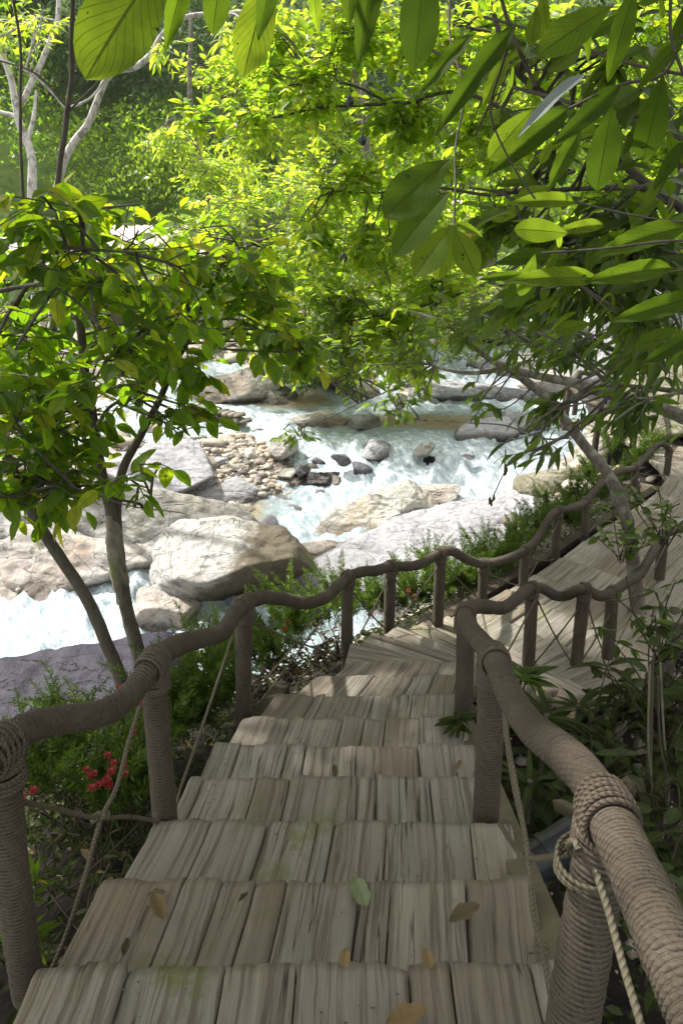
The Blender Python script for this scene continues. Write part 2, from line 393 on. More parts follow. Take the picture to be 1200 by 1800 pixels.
def plain_noise_mat(name, c1, c2, sc_=8, rough=.85, b=.6, spec=.3, d=.02):
    m, nt, out = newmat(name); p = wpos(nt); n = noise(nt, p, sc_, 7, .65); n2 = noise(nt, p, sc_*6, 4, .6)
    c = ramp(nt, n, [(.32, c1), (.68, c2)]); c = mixc(nt, math_(nt, 'MULTIPLY', n2, .5), c, c1)
    pbr(nt, out, c, rough, bump(nt, math_(nt, 'ADD', n, math_(nt, 'MULTIPLY', n2, .4)), b, d), spec); return m
M['wood_dark'] = plain_noise_mat('wood_dark', (.03, .022, .016), (.10, .075, .05), 14)
M['wood_mossy'] = plain_noise_mat('wood_mossy', (.10, .08, .055), (.155, .135, .075), 9)
M['cobble'] = None
M['pipe'] = plain_noise_mat('pipe', (.02, .022, .026), (.035, .037, .042), 20, .38, .1, .5)
M['roof'] = plain_noise_mat('roof', (.42, .33, .30), (.62, .50, .46), 5)
M['plaster'] = plain_noise_mat('plaster', (.42, .38, .34), (.58, .53, .48), 4)
M['stone_wall'] = None

def cobble_mat():
    m, nt, out = newmat('cobbles'); a = attr(nt); p = wpos(nt)
    c = ramp(nt, a, [(0, (.08, .07, .065)), (.3, (.21, .185, .155)), (.6, (.34, .30, .25)), (.85, (.33, .25, .17)), (1, (.55, .52, .48))])
    n = noise(nt, p, 22, 6, .7); c = mixc(nt, math_(nt, 'MULTIPLY', ramp_f(nt, n, .45, .7), .45), c, (.14, .12, .10))
    pbr(nt, out, c, .8, bump(nt, n, .5, .015), .3); return m
M['cobble'] = cobble_mat()

def ground_mat():
    m, nt, out = newmat('ground'); p = wpos(nt); a = attr(nt)   # a: 0 soil, .5 river rock, 1 grass
    n1 = noise(nt, p, 3, 8, .7); n2 = noise(nt, p, 24, 6, .7)
    soil = ramp(nt, n2, [(.3, (.006, .0045, .004)), (.5, (.012, .009, .007)), (.72, (.03, .022, .015))])
    vo = nt.nodes.new('ShaderNodeTexVoronoi'); vo.inputs['Scale'].default_value = 9; nt.links.new(p, vo.inputs['Vector'])
    rk = ramp(nt, vo.outputs['Color'], [(0, (.17, .15, .13)), (.5, (.38, .33, .27)), (1, (.52, .47, .42))])
    rk = mixc(nt, ramp_f(nt, n1, .4, .6), (.16, .145, .13), rk)
    gr = ramp(nt, n1, [(.3, (.04, .07, .015)), (.7, (.11, .16, .03))])
    c = mixc(nt, ramp_f(nt, a, .12, .4), soil, rk); c = mixc(nt, ramp_f(nt, a, .6, .9), c, gr)
    h = math_(nt, 'ADD', n1, math_(nt, 'MULTIPLY', vo.outputs['Distance'], -.5))
    pbr(nt, out, c, .85, bump(nt, math_(nt, 'ADD', h, math_(nt, 'MULTIPLY', n2, .3)), .8, .05), .2); return m
M['ground'] = ground_mat()

def water_mat():
    m, nt, out = newmat('water'); p = wpos(nt); a = attr(nt)       # a: foam amount
    uv = nt.nodes.new('ShaderNodeTexCoord').outputs['UV']          # x across the flow, y along it
    f1 = noise(nt, mapping(nt, uv, (3.0, 1.1, 1)), 1.4, 8, .68, .7); f2 = noise(nt, mapping(nt, uv, (9, 3.5, 1)), 1.6, 6, .7, .4)
    f3 = noise(nt, p, 30, 4, .7)
    s = math_(nt, 'ADD', math_(nt, 'MULTIPLY', f1, .60), math_(nt, 'MULTIPLY', f2, .40))
    s = math_(nt, 'ADD', s, math_(nt, 'MULTIPLY', f3, .14))
    s = math_(nt, 'ADD', s, math_(nt, 'MULTIPLY', a, .55))
    foam = ramp_f(nt, s, .84, 1.08)
    deep = ramp(nt, a, [(0, (.15, .105, .05)), (.22, (.17, .15, .09)), (.36, (.16, .20, .21)), (1, (.25, .33, .36))])
    gl = nt.nodes.new('ShaderNodeBsdfPrincipled'); nt.links.new(deep, gl.inputs['Base Color'])
    gl.inputs['Roughness'].default_value = .12; gl.inputs['Specular IOR Level'].default_value = .6
    wh = nt.nodes.new('ShaderNodeBsdfPrincipled'); wh.inputs['Roughness'].default_value = .55
    nt.links.new(ramp(nt, f2, [(.36, (.22, .29, .33)), (.5, (.40, .46, .49)), (.64, (.64, .66, .67))]), wh.inputs['Base Color'])
    hh = math_(nt, 'ADD', math_(nt, 'MULTIPLY', f2, .7), math_(nt, 'MULTIPLY', f1, .7)); hh = math_(nt, 'ADD', hh, math_(nt, 'MULTIPLY', f3, .2))
    nb = bump(nt, hh, .7, .10)
    nt.links.new(nb, gl.inputs['Normal']); nt.links.new(nb, wh.inputs['Normal'])
    mx = nt.nodes.new('ShaderNodeMixShader'); nt.links.new(foam, mx.inputs[0])
    nt.links.new(gl.outputs[0], mx.inputs[1]); nt.links.new(wh.outputs[0], mx.inputs[2])
    nt.links.new(mx.outputs[0], out.inputs[0]); return m
M['water'] = water_mat()
def flat_mat(name, c, rough=.6, emit=0):
    m, nt, out = newmat(name); b = pbr(nt, out, c, rough)
    if emit: b.inputs['Emission Color'].default_value = (*c, 1); b.inputs['Emission Strength'].default_value = emit
    return m

# ------------------------------------------------------------------ terrain
def wz(x, y):                         # water level relative to the camera
    return np.interp(y, [5, 7.6, 10.7, 12.0, 13.0, 13.6, 15, 17, 18.2, 20, 22, 26], [-5.2, -5.0, -4.68, -4.55, -4.3, -4.1, -4.02, -3.95, -3.6, -3.35, -3.05, -2.8])
ANC = np.array([
 (0,-3,-2.2),(0,0,-2.3),(0,2,-2.7),(0.2,4,-3.25),(1,5.2,-3.45),(2,6.3,-3.45),(3,7.3,-3.45),(4.2,9,-3.35),(4.8,11.5,-3.3),
 (-1.1,-1,-2.3),(-1.2,1,-2.35),(-1.35,2.7,-2.75),(-1.1,4,-3.25),(-.5,5,-3.55),(.6,6,-3.6),(1.6,7,-3.65),(2.6,8,-3.6),(3.4,9.5,-3.6),
 (-2.8,1,-4.2),(-3,3,-4.6),(-3.3,5,-4.8),(-1.9,5.6,-4.75),(-.3,7.0,-4.75),(1.2,8.3,-4.55),(2.7,10,-4.3),(4.2,12.4,-4.1),
 (1.2,0,-2.8),(1.6,2,-3.5),(2.4,3.6,-4.2),(3,4.8,-4.2),(3.6,6,-3.9),(4,2,-3.4),(3.2,0,-2.6),(5,6.5,-2.9),(6,4,-2),(6,9,-2.4),(6.5,12,-2.0),(8,8,-.5),(9,2,0),(6,-3,-1.2),
 (-7.5,6,-5.6),(-6,7,-5.5),(-3.8,7.8,-5.4),(-1.5,9.3,-5.2),(-.3,10.7,-5.1),(.8,12.3,-4.9),(2.5,12.3,-4.8),(4,15.7,-4.4),(5,20,-3.9),(6,24,-3.5),
 (-3.5,9.9,-4.5),(-5.5,9,-4.6),(-4,12,-4.1),(-7,12,-3.9),(-8,9,-4.5),(-2.2,13.5,-4.05),(-.8,13.8,-4.12),(-3.6,15.7,-4.25),(-1,16.5,-4.25),(2,15.6,-4.3),
 (-3,19,-3.3),(0,18.5,-3.3),(2,20.5,-2.9),(3.5,24,-2.2),(-8,17,-3.0),(-6,21,-3.0),(-6,25,-2.8),(0,25,-2.2),(4,27,-2.0),(7.5,16,-2.8),(8.5,20,-2.2),(9,26,-1.6),
 (-12,15,-2),(-14,25,0),(14,20,2),(14,8,3),(-12,5,-5),(0,30,-1.6),(-12,32,3),(12,32,3),(0,36,2),(-9,36,3),(0,45,12),(-20,45,14),(20,45,14),(0,60,27),(-25,60,28),(25,60,28),(-25,20,4),(25,20,8),(-14,-4,-5),(14,-4,3),(0,-6,-1.8)], float)
def _tps(r2): return .5*r2*np.log(np.maximum(r2, 1e-12))
_n = len(ANC); _K = _tps(((ANC[:, None, :2]-ANC[None, :, :2])**2).sum(-1)) + np.eye(_n)*.05
_Pm = np.c_[np.ones(_n), ANC[:, :2]]
_A = np.block([[_K, _Pm], [_Pm.T, np.zeros((3, 3))]]); _W = np.linalg.solve(_A, np.r_[ANC[:, 2], 0, 0, 0])
def th0(x, y):
    x = np.asarray(x, float); y = np.asarray(y, float); sh = x.shape; q = np.c_[x.ravel(), y.ravel()]
    out = np.empty(len(q))
    for i in range(0, len(q), 20000):
        c = q[i:i+20000]; r2 = ((c[:, None]-ANC[None, :, :2])**2).sum(-1)
        out[i:i+20000] = _tps(r2) @ _W[:_n] + _W[_n] + c @ _W[_n+1:]
    return out.reshape(sh)
def th(x, y):                         # ground height relative to the camera
    x = np.asarray(x, float); y = np.asarray(y, float)
    p = np.stack(np.broadcast_arrays(x, y, 0*x), -1)
    amp = np.interp(y, [0, 6, 12, 30, 60], [.08, .14, .16, .5, 1.5])
    return th0(x, y) + amp*fbm(p*np.array([.9, .9, 1]), 5, 2)
def nonuni(lo, hi, mid, fine, coarse):
    a = [mid]; 
    x = mid
    while x < hi: x += fine + max(0, abs(x-mid)-6)*coarse; a.append(x)
    x = mid
    while x > lo: x -= fine + max(0, abs(x-mid)-6)*coarse; a.insert(0, x)
    return np.array(a)
gx = nonuni(-45, 45, 0, .09, .04); gy = nonuni(-8, 85, 7, .09, .035)
X, Y = np.meshgrid(gx, gy); Z = th(X, Y)
wl_ = wz(X, Y)
rocky = np.clip((-(Z-wl_)+1.0)/.8, 0, 1)*(Y < 27)*np.clip((Y-3)/2 + (X > 1.6), 0, 1)
grass = np.clip((Y-18)/3, 0, 1)*(1-rocky)
aa = rocky*.5 + grass*1.0
mb = MB(); mb.add(np.stack([X, Y, Z+CZ], -1), grid_faces(len(gy), len(gx)), aa.ravel())
tag(mb.build('ground', M['ground']), 'rocky river bank and forest floor', None, None, 'structure')

# water
wx = np.arange(-13, 9.5, .055); wy = np.arange(5.2, 26, .055)
X, Y = np.meshgrid(wx, wy)
def pxy(px, py, z): g = G(px, py, z); return g[0], g[1]
calm = np.zeros_like(X)
for (px, py, z, rx, ry) in ((730, 742, -4.0, 1.7, .55), (500, 705, -3.95, 1.3, .9), (415, 905, -4.6, .5, .5)):
    cx, cy = pxy(px, py, z); calm = np.maximum(calm, np.clip(np.exp(-(((X-cx)/rx)**2 + ((Y-cy)/ry)**2)*.8)*1.15 + .25*fbm(np.stack([X*1.3, Y*1.8, 0*X], -1), 3, 6), 0, 1)*(np.hypot((X-cx)/rx, (Y-cy)/ry) < 2.2))
foam = .62 + .22*fbm(np.stack([X*.7, Y*.5, 0*X], -1), 3, 9)
for (px, py, z, rx, ry, amt) in ((60, 1120, -5, 3.2, 1.0, .18), (220, 1060, -4.9, 1.6, .9, .12), (880, 830, -4.3, 2.2, .75, .45), (640, 800, -4.2, 1.2, .6, .35), (560, 960, -4.7, 1.0, .6, .0),
                                  (900, 640, -3.5, 3.5, 1.8, .5), (340, 720, -3.95, 2.5, 1.0, .5), (700, 830, -4.35, 1.5, .4, .25), (1000, 600, -3.3, 3, 3, .4), (600, 1010, -4.8, .8, .5, .3)):
    cx, cy = pxy(px, py, z); foam = foam + amt*np.exp(-(((X-cx)/rx)**2 + ((Y-cy)/ry)**2))
foam = np.clip(foam*(1-.92*calm), .05, 1.2)
amp = .04 + .15*np.clip(foam, 0, 1)
amp = amp*(1-.9*calm)
q = np.stack([X*2.2, Y*1.5, 0*X], -1)
hgt = np.abs(fbm(q, 5, 4))*1.6 + .5*fbm(q*2.6, 3, 8)
Z = wz(X, Y) + amp*hgt + .03
mb = MB(); mb.add(np.stack([X, Y, Z+CZ], -1), grid_faces(len(wy), len(wx)), foam.ravel(), np.stack([X*.8+Y*.6, Y*.8-X*.6], -1))
tag(mb.build('river', M['water']), 'fast white mountain river over boulders', None, None, 'structure')

# ------------------------------------------------------------------ rocks
def ico(n):
    import bmesh
    bm = bmesh.new(); bmesh.ops.create_icosphere(bm, subdivisions=n, radius=1)
    V = np.array([v.co[:] for v in bm.verts]); Fc = np.array([[v.index for v in f.verts] for f in bm.faces]); bm.free(); return V, Fc
ICO = {n: ico(n) for n in (2, 3, 5, 6)}
def rock_geo(size, seed, rotz=0, tilt=(0, 0), n=6, planes=16, rough=.06, cut=.60, facets=None):
    V, Fc = ICO[n]; r = np.random.default_rng(seed)
    nn = nrm(r.normal(size=(planes, 3))); d = r.uniform(cut, 1.0, planes)
    if facets is not None:
        fa = np.array(facets, float); nn = np.vstack([nrm(fa[:, :3]), nn[:5]]); d = np.r_[fa[:, 3], np.maximum(d[:5], .92)]
    dots = V @ nn.T; rad = np.where(dots > .05, d/np.maximum(dots, .05), 9.)
    k = 55.; rad = -np.log(np.exp(-k*np.minimum(rad, 3)).sum(1) + np.exp(-k*1.24))/k
    p = V*rad[:, None]
    s = np.asarray(size, float); p = p*s
    sc_ = 1/ (s.mean())
    d1 = fbm(p*1.5*sc_+seed, 4, seed % 50); d2 = 1-np.abs(fbm(p*4*sc_*np.array([1, 1, 2.2])+seed, 4, (seed+5) % 50))
    d3 = np.floor((fbm(p*1.1*sc_*np.array([1, 1, 1.6])+seed*2, 2, (seed+9) % 50)+1)*4.5)/4.5 - 1          # bedding steps
    p = p + nrm(V)*((d1*rough*1.4 + (d2-.8)*rough*.8 + d3*rough*1.2)*s.mean())[:, None]
    a, b = tilt; Rx = np.array([[1, 0, 0], [0, math.cos(a), -math.sin(a)], [0, math.sin(a), math.cos(a)]])
    Ry = np.array([[math.cos(b), 0, math.sin(b)], [0, 1, 0], [-math.sin(b), 0, math.cos(b)]])
    c, s_ = math.cos(rotz), math.sin(rotz); Rz = np.array([[c, -s_, 0], [s_, c, 0], [0, 0, 1]])
    return p @ (Rz @ Ry @ Rx).T, Fc
def rock(label, px, py, z, size, mat, seed, rotz=0, tilt=(0, 0), group=None, cat='boulder', name='boulder', **kw):
    c = G(px, py, z); p, Fc = rock_geo(size, seed, rotz, tilt, **kw)
    mb = MB(); mb.add(p + c, Fc, .5)
    return tag(mb.build(name, M[mat], loc=c), label, cat, group)

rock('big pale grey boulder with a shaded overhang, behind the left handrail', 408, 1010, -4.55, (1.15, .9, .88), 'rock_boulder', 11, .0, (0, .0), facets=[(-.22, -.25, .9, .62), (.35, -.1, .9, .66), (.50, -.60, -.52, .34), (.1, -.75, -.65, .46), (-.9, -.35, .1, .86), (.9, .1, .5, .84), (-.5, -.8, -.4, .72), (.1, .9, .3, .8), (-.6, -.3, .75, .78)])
rock('small pale boulder wedged under the left end of the big grey boulder', 292, 1085, -4.85, (.40, .45, .42), 'rock_warm', 23, .4)
rock('white wedge shaped boulder with ochre stains beside the rapids', 690, 912, -4.62, (1.15, .65, .85), 'rock_white', 31, .35, (0, .0), facets=[(-.38, -.35, .8, .50), (.75, -.2, .62, .62), (.3, -.9, .15, .6), (-.2, .8, .6, .5), (.3, -.6, .7, .68)])
rock('long flat grey slab of rock sloping up behind the fern border', 790, 985, -4.8, (2.3, 1.5, .62), 'rock_slab', 42, .35, (.02, -.06), facets=[(-.1, -.15, 1, .72), (-.5, -.5, .7, .8), (.4, .2, .9, .8)])
rock('flat grey rock at the river edge below the far railing', 920, 905, -4.42, (1.3, .8, .35), 'rock_slab', 44, .5)
rock('dark purple grey slab at lower left beyond the fern bed', 85, 1290, -5.32, (2.0, 1.25, .9), 'rock_purple', 52, .55, (.08, .03), facets=[(-.05, -.1, 1, .62), (-.3, -.5, .8, .74), (.6, -.3, .7, .8), (.2, .8, .5, .8)])
rock('pale slab with dark wet foot on the far side of the left channel', 95, 1000, -4.85, (1.9, 1.15, .75), 'rock_warm', 61, .1, (.1, 0))
rock('broad pale rock behind the two left tree trunks', 235, 940, -4.60, (1.7, 1.1, .62), 'rock_pale', 67, -.2, (.08, .04))
rock('dark wet rock at the water line on the left edge', 60, 1060, -5.1, (1.0, .45, .42), 'rock_wet', 71)
rock('small dark round rock against the pale bank on the left', 62, 1040, -4.9, (.16, .15, .22), 'rock_wet', 72)
rock('mauve grey boulder above the gravel bar, left side', 285, 835, -4.25, (1.15, .8, .48), 'rock_slab', 77, -.35, (.1, .05))
rock('smooth bluish slab between the mauve boulder and the rapids', 425, 870, -4.55, (1.0, .75, .30), 'rock_slab', 79, -.2, (.05, .12))
rock('warm tan boulder at the far bank above the white water', 425, 690, -3.85, (1.1, .8, .62), 'rock_warm', 84)
rock('grey boulder half in the brown pool beside the green bush', 480, 705, -4.0, (.6, .5, .36), 'rock_pale', 85)
rock('flat streaked rock the main rapid pours over', 740, 812, -4.42, (1.35, .55, .30), 'rock_purple', 91, .1)
rock('low wet rock in the lower part of the main rapid', 560, 850, -4.5, (.5, .3, .2), 'rock_wet', 92)
rock('pale boulder in the upper white water', 930, 655, -3.6, (.8, .6, .38), 'rock_warm', 93)
rock('wide rock shelf across the upper white water', 800, 690, -3.85, (1.7, .7, .3), 'rock_slab', 94)
rock('upper white water boulder nearest the stone wall', 870, 600, -3.25, (.9, .6, .4), 'rock_purple', 95)
rock('dark rock at the head of the brown pool', 610, 668, -3.7, (.6, .5, .35), 'rock_wet', 96)
rock('mossy rock at the water edge by the fern border', 960, 865, -4.35, (.45, .35, .28), 'rock_moss', 97)
rock('yellowish stone between the white boulder and the railing', 775, 868, -4.38, (.4, .3, .2), 'rock_warm', 98)
rock('pale rock in the left foreground beyond the leaning trunk', 20, 920, -4.4, (1.5, 1.0, .5), 'rock_pale', 99, .3)
rock('purple rock standing behind the lower left white water', 200, 1010, -4.95, (.8, .5, .45), 'rock_purple', 103)
rock('tan rock at the foot of the big grey boulder', 565, 975, -4.72, (.4, .3, .22), 'rock_warm', 104)
rock('dull brown rock under the far boardwalk', 1010, 855, -4.1, (.8, .6, .4), 'rock_moss', 107)
rock('tall grey rock face behind the far boardwalk on the right', 1160, 640, -2.55, (1.3, 1.2, 1.6), 'rock_slab', 108, .2)
rock('stained rock face at the right edge above the boardwalk', 1230, 700, -2.6, (1.2, 1.0, 1.0), 'rock_moss', 109, .2)

for (px, py, z, sx, sz, mt, lab) in ((850, 640, -3.5, .7, .3, 'rock_slab', 'grey rock splitting the upper rapids'), (980, 690, -3.85, .8, .3, 'rock_warm', 'tan rock at the right side of the upper rapids'), (830, 595, -3.2, .6, .3, 'rock_warm', 'small tan rock right under the stone wall'),
        (640, 745, -4.05, .45, .16, 'rock_slab', 'grey rock breaking the surface of the shallow pool'), (870, 760, -4.2, .8, .2, 'rock_slab', 'flat pale rock at the lip of the pool'), (660, 790, -4.3, .42, .10, 'rock_slab', 'purple rock in the middle of the main rapid'),
        (560, 745, -4.1, .6, .15, 'rock_warm', 'low tan ledge between the gravel bar and the pool'), (500, 790, -4.3, .35, .2, 'rock_warm', 'square tan rock at the water side of the gravel bar'), (640, 690, -3.85, .7, .25, 'rock_warm', 'tan rock at the back of the pool'), (920, 745, -4.0, .6, .25, 'rock_slab', 'grey rock under the crossing branches'),
        (480, 940, -4.6, .3, .2, 'rock_wet', 'wet stone just behind the big boulder'), (720, 680, -3.75, .5, .25, 'rock_purple', 'dark rock behind the pool centre')):
    for _k in range(5): z = float(wz(0, G(px, py, z)[1])) + sz*.25
    rock(lab, px, py, z, (sx, sx*.7, sz*1.3), mt, int(px*7+py) % 997, (px % 7)*.4, n=5)
r_ = np.random.default_rng(19)
small = [(500,878),(528,885),(545,905),(508,833),(612,855),(530,830),(590,842),(475,868),(560,872),(630,825),(655,845),(745,790),(520,900),(598,808),
         (690,860),(640,880),(820,800),(850,850),(890,855),(700,706),(760,705),(925,700),(985,640),(905,640),(960,620),(560,812),(440,900),(930,880),(600,900),(880,770)]
for k, (px, py) in enumerate(small):
    g = G(px, py, -4.4); z = float(wz(0, g[1])) + .04; c = G(px, py, z)
    s = r_.uniform(.07, .20); p, Fc = rock_geo((s*1.4, s, s*.75), 200+k, r_.uniform(0, 3), n=5, planes=11, cut=.5)
    mb = MB(); mb.add(p + c, Fc, .5)
    tag(mb.build('river_stone', M[('rock_slab', 'rock_wet', 'rock_warm', 'rock_pale')[k % 4]], loc=c, smooth=True),
        'small wet stone poking out of the white rapids', 'stone', 'small stones in the rapids')

for k in range(26):
    px, py = r_.uniform(340, 590), r_.uniform(752, 862)
    if py > 850 - (px-430)*.35: py -= 50
    c = G(px, py, -4.1); c[2] = CZ + float(th(c[0], c[1])) + .02; s = r_.uniform(.07, .20); p, Fc = rock_geo((s*1.3, s, s*.7), 260+k, r_.uniform(0, 3), n=5, planes=11, cut=.5)
    mb = MB(); mb.add(p + c, Fc, .5)
    tag(mb.build('river_stone', M[('rock_warm', 'rock_pale', 'rock_warm', 'rock_slab')[k % 4]], loc=c), 'angular tan stone lying on the gravel bar', 'stone', 'larger stones on the gravel bar')
# cobbles: uncountable
def cobbles(name, label, spots, n, smin, smax, seed, dz=0.0):
    r = np.random.default_rng(seed); mb = MB()
    tm = [rock_geo((1, .78, .55), 900+i, 0, n=2, planes=11, rough=.03, cut=.5)[0] for i in range(6)]; Fc = ICO[2][1]
    for k in range(n):
        s = spots[r.integers(len(spots))]
        x = s[0] + r.normal()*s[2]; y = s[1] + r.normal()*s[3]
        z = float(max(th(np.array(x), np.array(y)), -99))
        if z < float(wz(x, y)) - .08 and len(s) < 5: continue
        sz = smin*(smax/smin)**(r.random()**2.8)
        a = r.uniform(0, 6.28); R = np.array([[math.cos(a), -math.sin(a), 0], [math.sin(a), math.cos(a), 0], [0, 0, 1]])
        mb.add(tm[r.integers(6)]*sz @ R.T + np.array([x, y, z+CZ+sz*.2+dz]), Fc, r.random())
    tag(mb.build(name, M['cobble'], smooth=False), label, 'stones', None, 'stuff')
cobbles('gravel_bar', 'loose tan and grey cobbles on the gravel bar', [(-1.9, 13.4, .9, .8), (-.9, 13.6, .8, .7), (-2.8, 14.2, .8, .7), (-1.2, 12.6, .5, .4)], 9000, .014, .13, 5)
cobbles('bank_cobbles', 'pebbles on the bank below the boardwalk', [(2.6, 4.4, .6, .9, 1), (3.2, 5.6, .5, .7, 1), (2.2, 3.4, .5, .5, 1)], 1500, .012, .07, 6)
cobbles('shore_stones', 'mixed stones along the far river shore', [(-5, 14, 1.6, 1.4), (-2, 18.3, 2, .6), (1.5, 18.8, 2, .5), (-6.5, 10.6, 1.5, 1), (3.4, 10.8, .7, .6)], 700, .06, .3, 8)

# ------------------------------------------------------------------ staircase
def tread(c00, c10, c01, c11, nb, seed, along='v', th_=.07, amp=.004, fine=.0045):
    """c00 back-left, c10 back-right, c01 front-left, c11 front-right; front drops as a riser lip. Boards run front-back ('v') or side to side ('u')."""
    r = np.random.default_rng(seed); mb = MB()
    c = [np.asarray(q, float) for q in (c00, c10, c01, c11)]
    W = np.linalg.norm(c[1]-c[0]+c[3]-c[2])/2; L = np.linalg.norm(c[2]-c[0]+c[3]-c[1])/2
    ed = np.r_[0, np.cumsum(r.uniform(.3, 1.7, nb))]; ed /= ed[-1]
    for k in range(nb):
        g = .0022/(W if along == 'v' else L)
        e0, e1 = ed[k]+g, ed[k+1]-g
        if along == 'v': na = max(6, int((e1-e0)*W/fine)); nl = 14
        else: na = max(5, int((e1-e0)*L/fine)); nl = max(14, int(W/.04))
        a = np.linspace(e0, e1, na); b = np.linspace(0, 1, nl)
        wood_off = r.uniform(0, 50)
        A, Bq = np.meshgrid(a, b, indexing='ij')
        frac = (A-e0)/(e1-e0)
        if along == 'v':
            wob = .009*vnoise(np.stack([A*W*14, A*0+seed, A*0+k], -1)) + .0025*vnoise(np.stack([A*W*75, A*0+seed, A*0+k], -1)) + r.uniform(-.008, .007)
            U, Vv = A, Bq*(1+wob/L)
            lat, lon = A*W, Bq*L
        else:
            U, Vv = Bq, A; lat, lon = A*L, Bq*W
        pos = (1-U)[..., None]*(1-Vv)[..., None]*c[0] + U[..., None]*(1-Vv)[..., None]*c[1] + (1-U)[..., None]*Vv[..., None]*c[2] + U[..., None]*Vv[..., None]*c[3]
        q = np.stack([lat*80+wood_off, lon*2.2, 0*lat+k], -1); q2 = np.stack([lat*38+wood_off, lon*1.3, 0*lat+k], -1)
        rid = np.clip(fbm(q, 3, seed % 40)*1.2+.1, -.7, 1)*amp + fbm(q2, 2, seed % 40)*amp*1.6 + .0045*vnoise(np.stack([lat*11+wood_off, lon*.8, 0*lat+k], -1))
        edge = np.minimum(frac, 1-frac)*(e1-e0)*(W if along == 'v' else L)
        rid = rid - .004*np.exp(-(edge/.006)**2)
        dz = r.uniform(-.006, .006) + (frac-.5)*r.uniform(-.012, .012)
        pos[..., 2] += rid + dz
        front = 1-Bq if along == 'v' else None
        if along == 'v':
            dist = (1-Bq)*L; pos[..., 2] += .013*np.exp(-(dist/.05)**2) - .010*np.exp(-(dist/.008)**2)
        # skirts: borders folded down
        G_ = np.pad(pos, ((1, 1), (1, 1), (0, 0)), mode='edge')
        dp = np.zeros(G_.shape[:2]); dp[0] = dp[-1] = .045; dp[:, 0] = .02; dp[:, -1] = th_ if along == 'v' else .045
        G_[..., 2] -= dp
        uv = np.stack([lat+wood_off, lon+wood_off*.7], -1); uv = np.pad(uv, ((1, 1), (1, 1), (0, 0)), mode='edge')
        uv[:, -1, 1] += .05; 
        mb.add(G_.reshape(-1, 3), grid_faces(na+2, nl+2), r.random(), uv.reshape(-1, 2))
    return mb

stair = thing('wooden_staircase', 'weathered grey plank staircase going down and bending right between rope railings', 'stairs', (0, 1.2, CZ-2.4))
XL = [-.70, -.66, -.60, -.56, -.53, -.46, -.33, -.14, .06]
XR = [.49, .53, .55, .55, .55, .58, .62, .72, .84]
H0, D0, RN, RS = 1.6, 1.19, .327, .114
ys = lambda k: D0 + RN*k
zs = lambda k: CZ - (H0 + RS*k)
for k in range(-1, 9):
    kk = max(k, 0)
    xl, xr = XL[kk], XR[kk]; xl0, xr0 = (XL[max(k-1, 0)]-.02, XR[max(k-1, 0)])
    yb = ys(k-1)-.05
    if k in (7, 8): xl0 -= .05
    m_ = tread((xl0, yb, zs(k)), (xr0, yb, zs(k)), (xl, ys(k), zs(k)), (xr, ys(k), zs(k)), (8, 7, 8, 7, 7, 7, 6, 6, 6, 5)[k+1], 50+k, amp=.0020, fine=.004)
    m_.build('tread', M['wood'], stair)
WD = [((.00, 3.72), (.84, 3.68)), ((.06, 4.14), (.98, 3.74)), ((.22, 4.42), (1.10, 3.84)), ((.42, 4.66), (1.24, 3.93)), ((.62, 4.86), (1.40, 4.0)), ((.84, 5.10), (1.66, 4.1))]
for i in range(1, 6):
    (a, b), (a2, b2) = WD[i-1], WD[i]; z = CZ - (2.512 + .085*i)
    L0, R0 = np.array([a[0], a[1]-.06, z]), np.array([b[0], b[1]-.05, z]); L1, R1 = np.array([a2[0], a2[1], z]), np.array([b2[0], b2[1], z])
    L0 = np.array([*a, z]); R0 = np.array([*b, z]); L1 = np.array([*a2, z]) ; R1 = np.array([*b2, z])
    back = nrm((L0-L1)+(R0-R1))*.06
    tread(L0+back, R0+back, L1, R1, 3, 80+i, along='u', fine=.006).build('tread', M['wood'], stair)
def beam(mb, a, b, w_, h_, a_=.5):
    a, b = np.asarray(a, float), np.asarray(b, float); T = nrm(b-a); S = nrm(np.cross(T, [0, 0, 1.])) if abs(T[2]) < .95 else np.array([1., 0, 0]); U = np.cross(S, T)
    n = 12; t = np.linspace(0, 1, n); rr = []
    for x in t:
        p = a+(b-a)*x + S*vnoise(np.array([x*4, a[0]*3, 1.]))*w_*.08
        rr.append([p+S*w_/2+U*h_/2*.92, p+S*w_/2*.92+U*h_/2, p-S*w_/2*.92+U*h_/2, p-S*w_/2+U*h_/2*.92, p-S*w_/2-U*h_/2, p+S*w_/2-U*h_/2, p+S*w_/2+U*h_/2*.92])
    V = np.array(rr); mb.add(V.reshape(-1, 3), grid_faces(n, 7), a_, np.stack(np.broadcast_arrays(np.arange(7)[None]*.07, t[:, None]*np.linalg.norm(b-a)), -1))
    for k in (0, n-1):
        c = V[k, :6]; mb.add(np.vstack([c.mean(0), c]), [[0, 1+j, 1+(j+1) % 6] for j in range(6)], a_)
m_ = MB(); beam(m_, (.53, 1.2, zs(0)-.11), (.60, 3.05, zs(5.7)-.11), .09, .10); m_.build('side_board', M['wood_mossy'], stair)
m_ = MB(); beam(m_, (-.62, .9, zs(-1)-.17), (-.35, 3.6, zs(7)-.2), .10, .14); m_.build('stringer', M['wood_dark'], stair)
m_ = MB(); beam(m_, (.46, .9, zs(-1)-.19), (.60, 3.6, zs(7)-.22), .08, .14); m_.build('stringer', M['wood_dark'], stair)

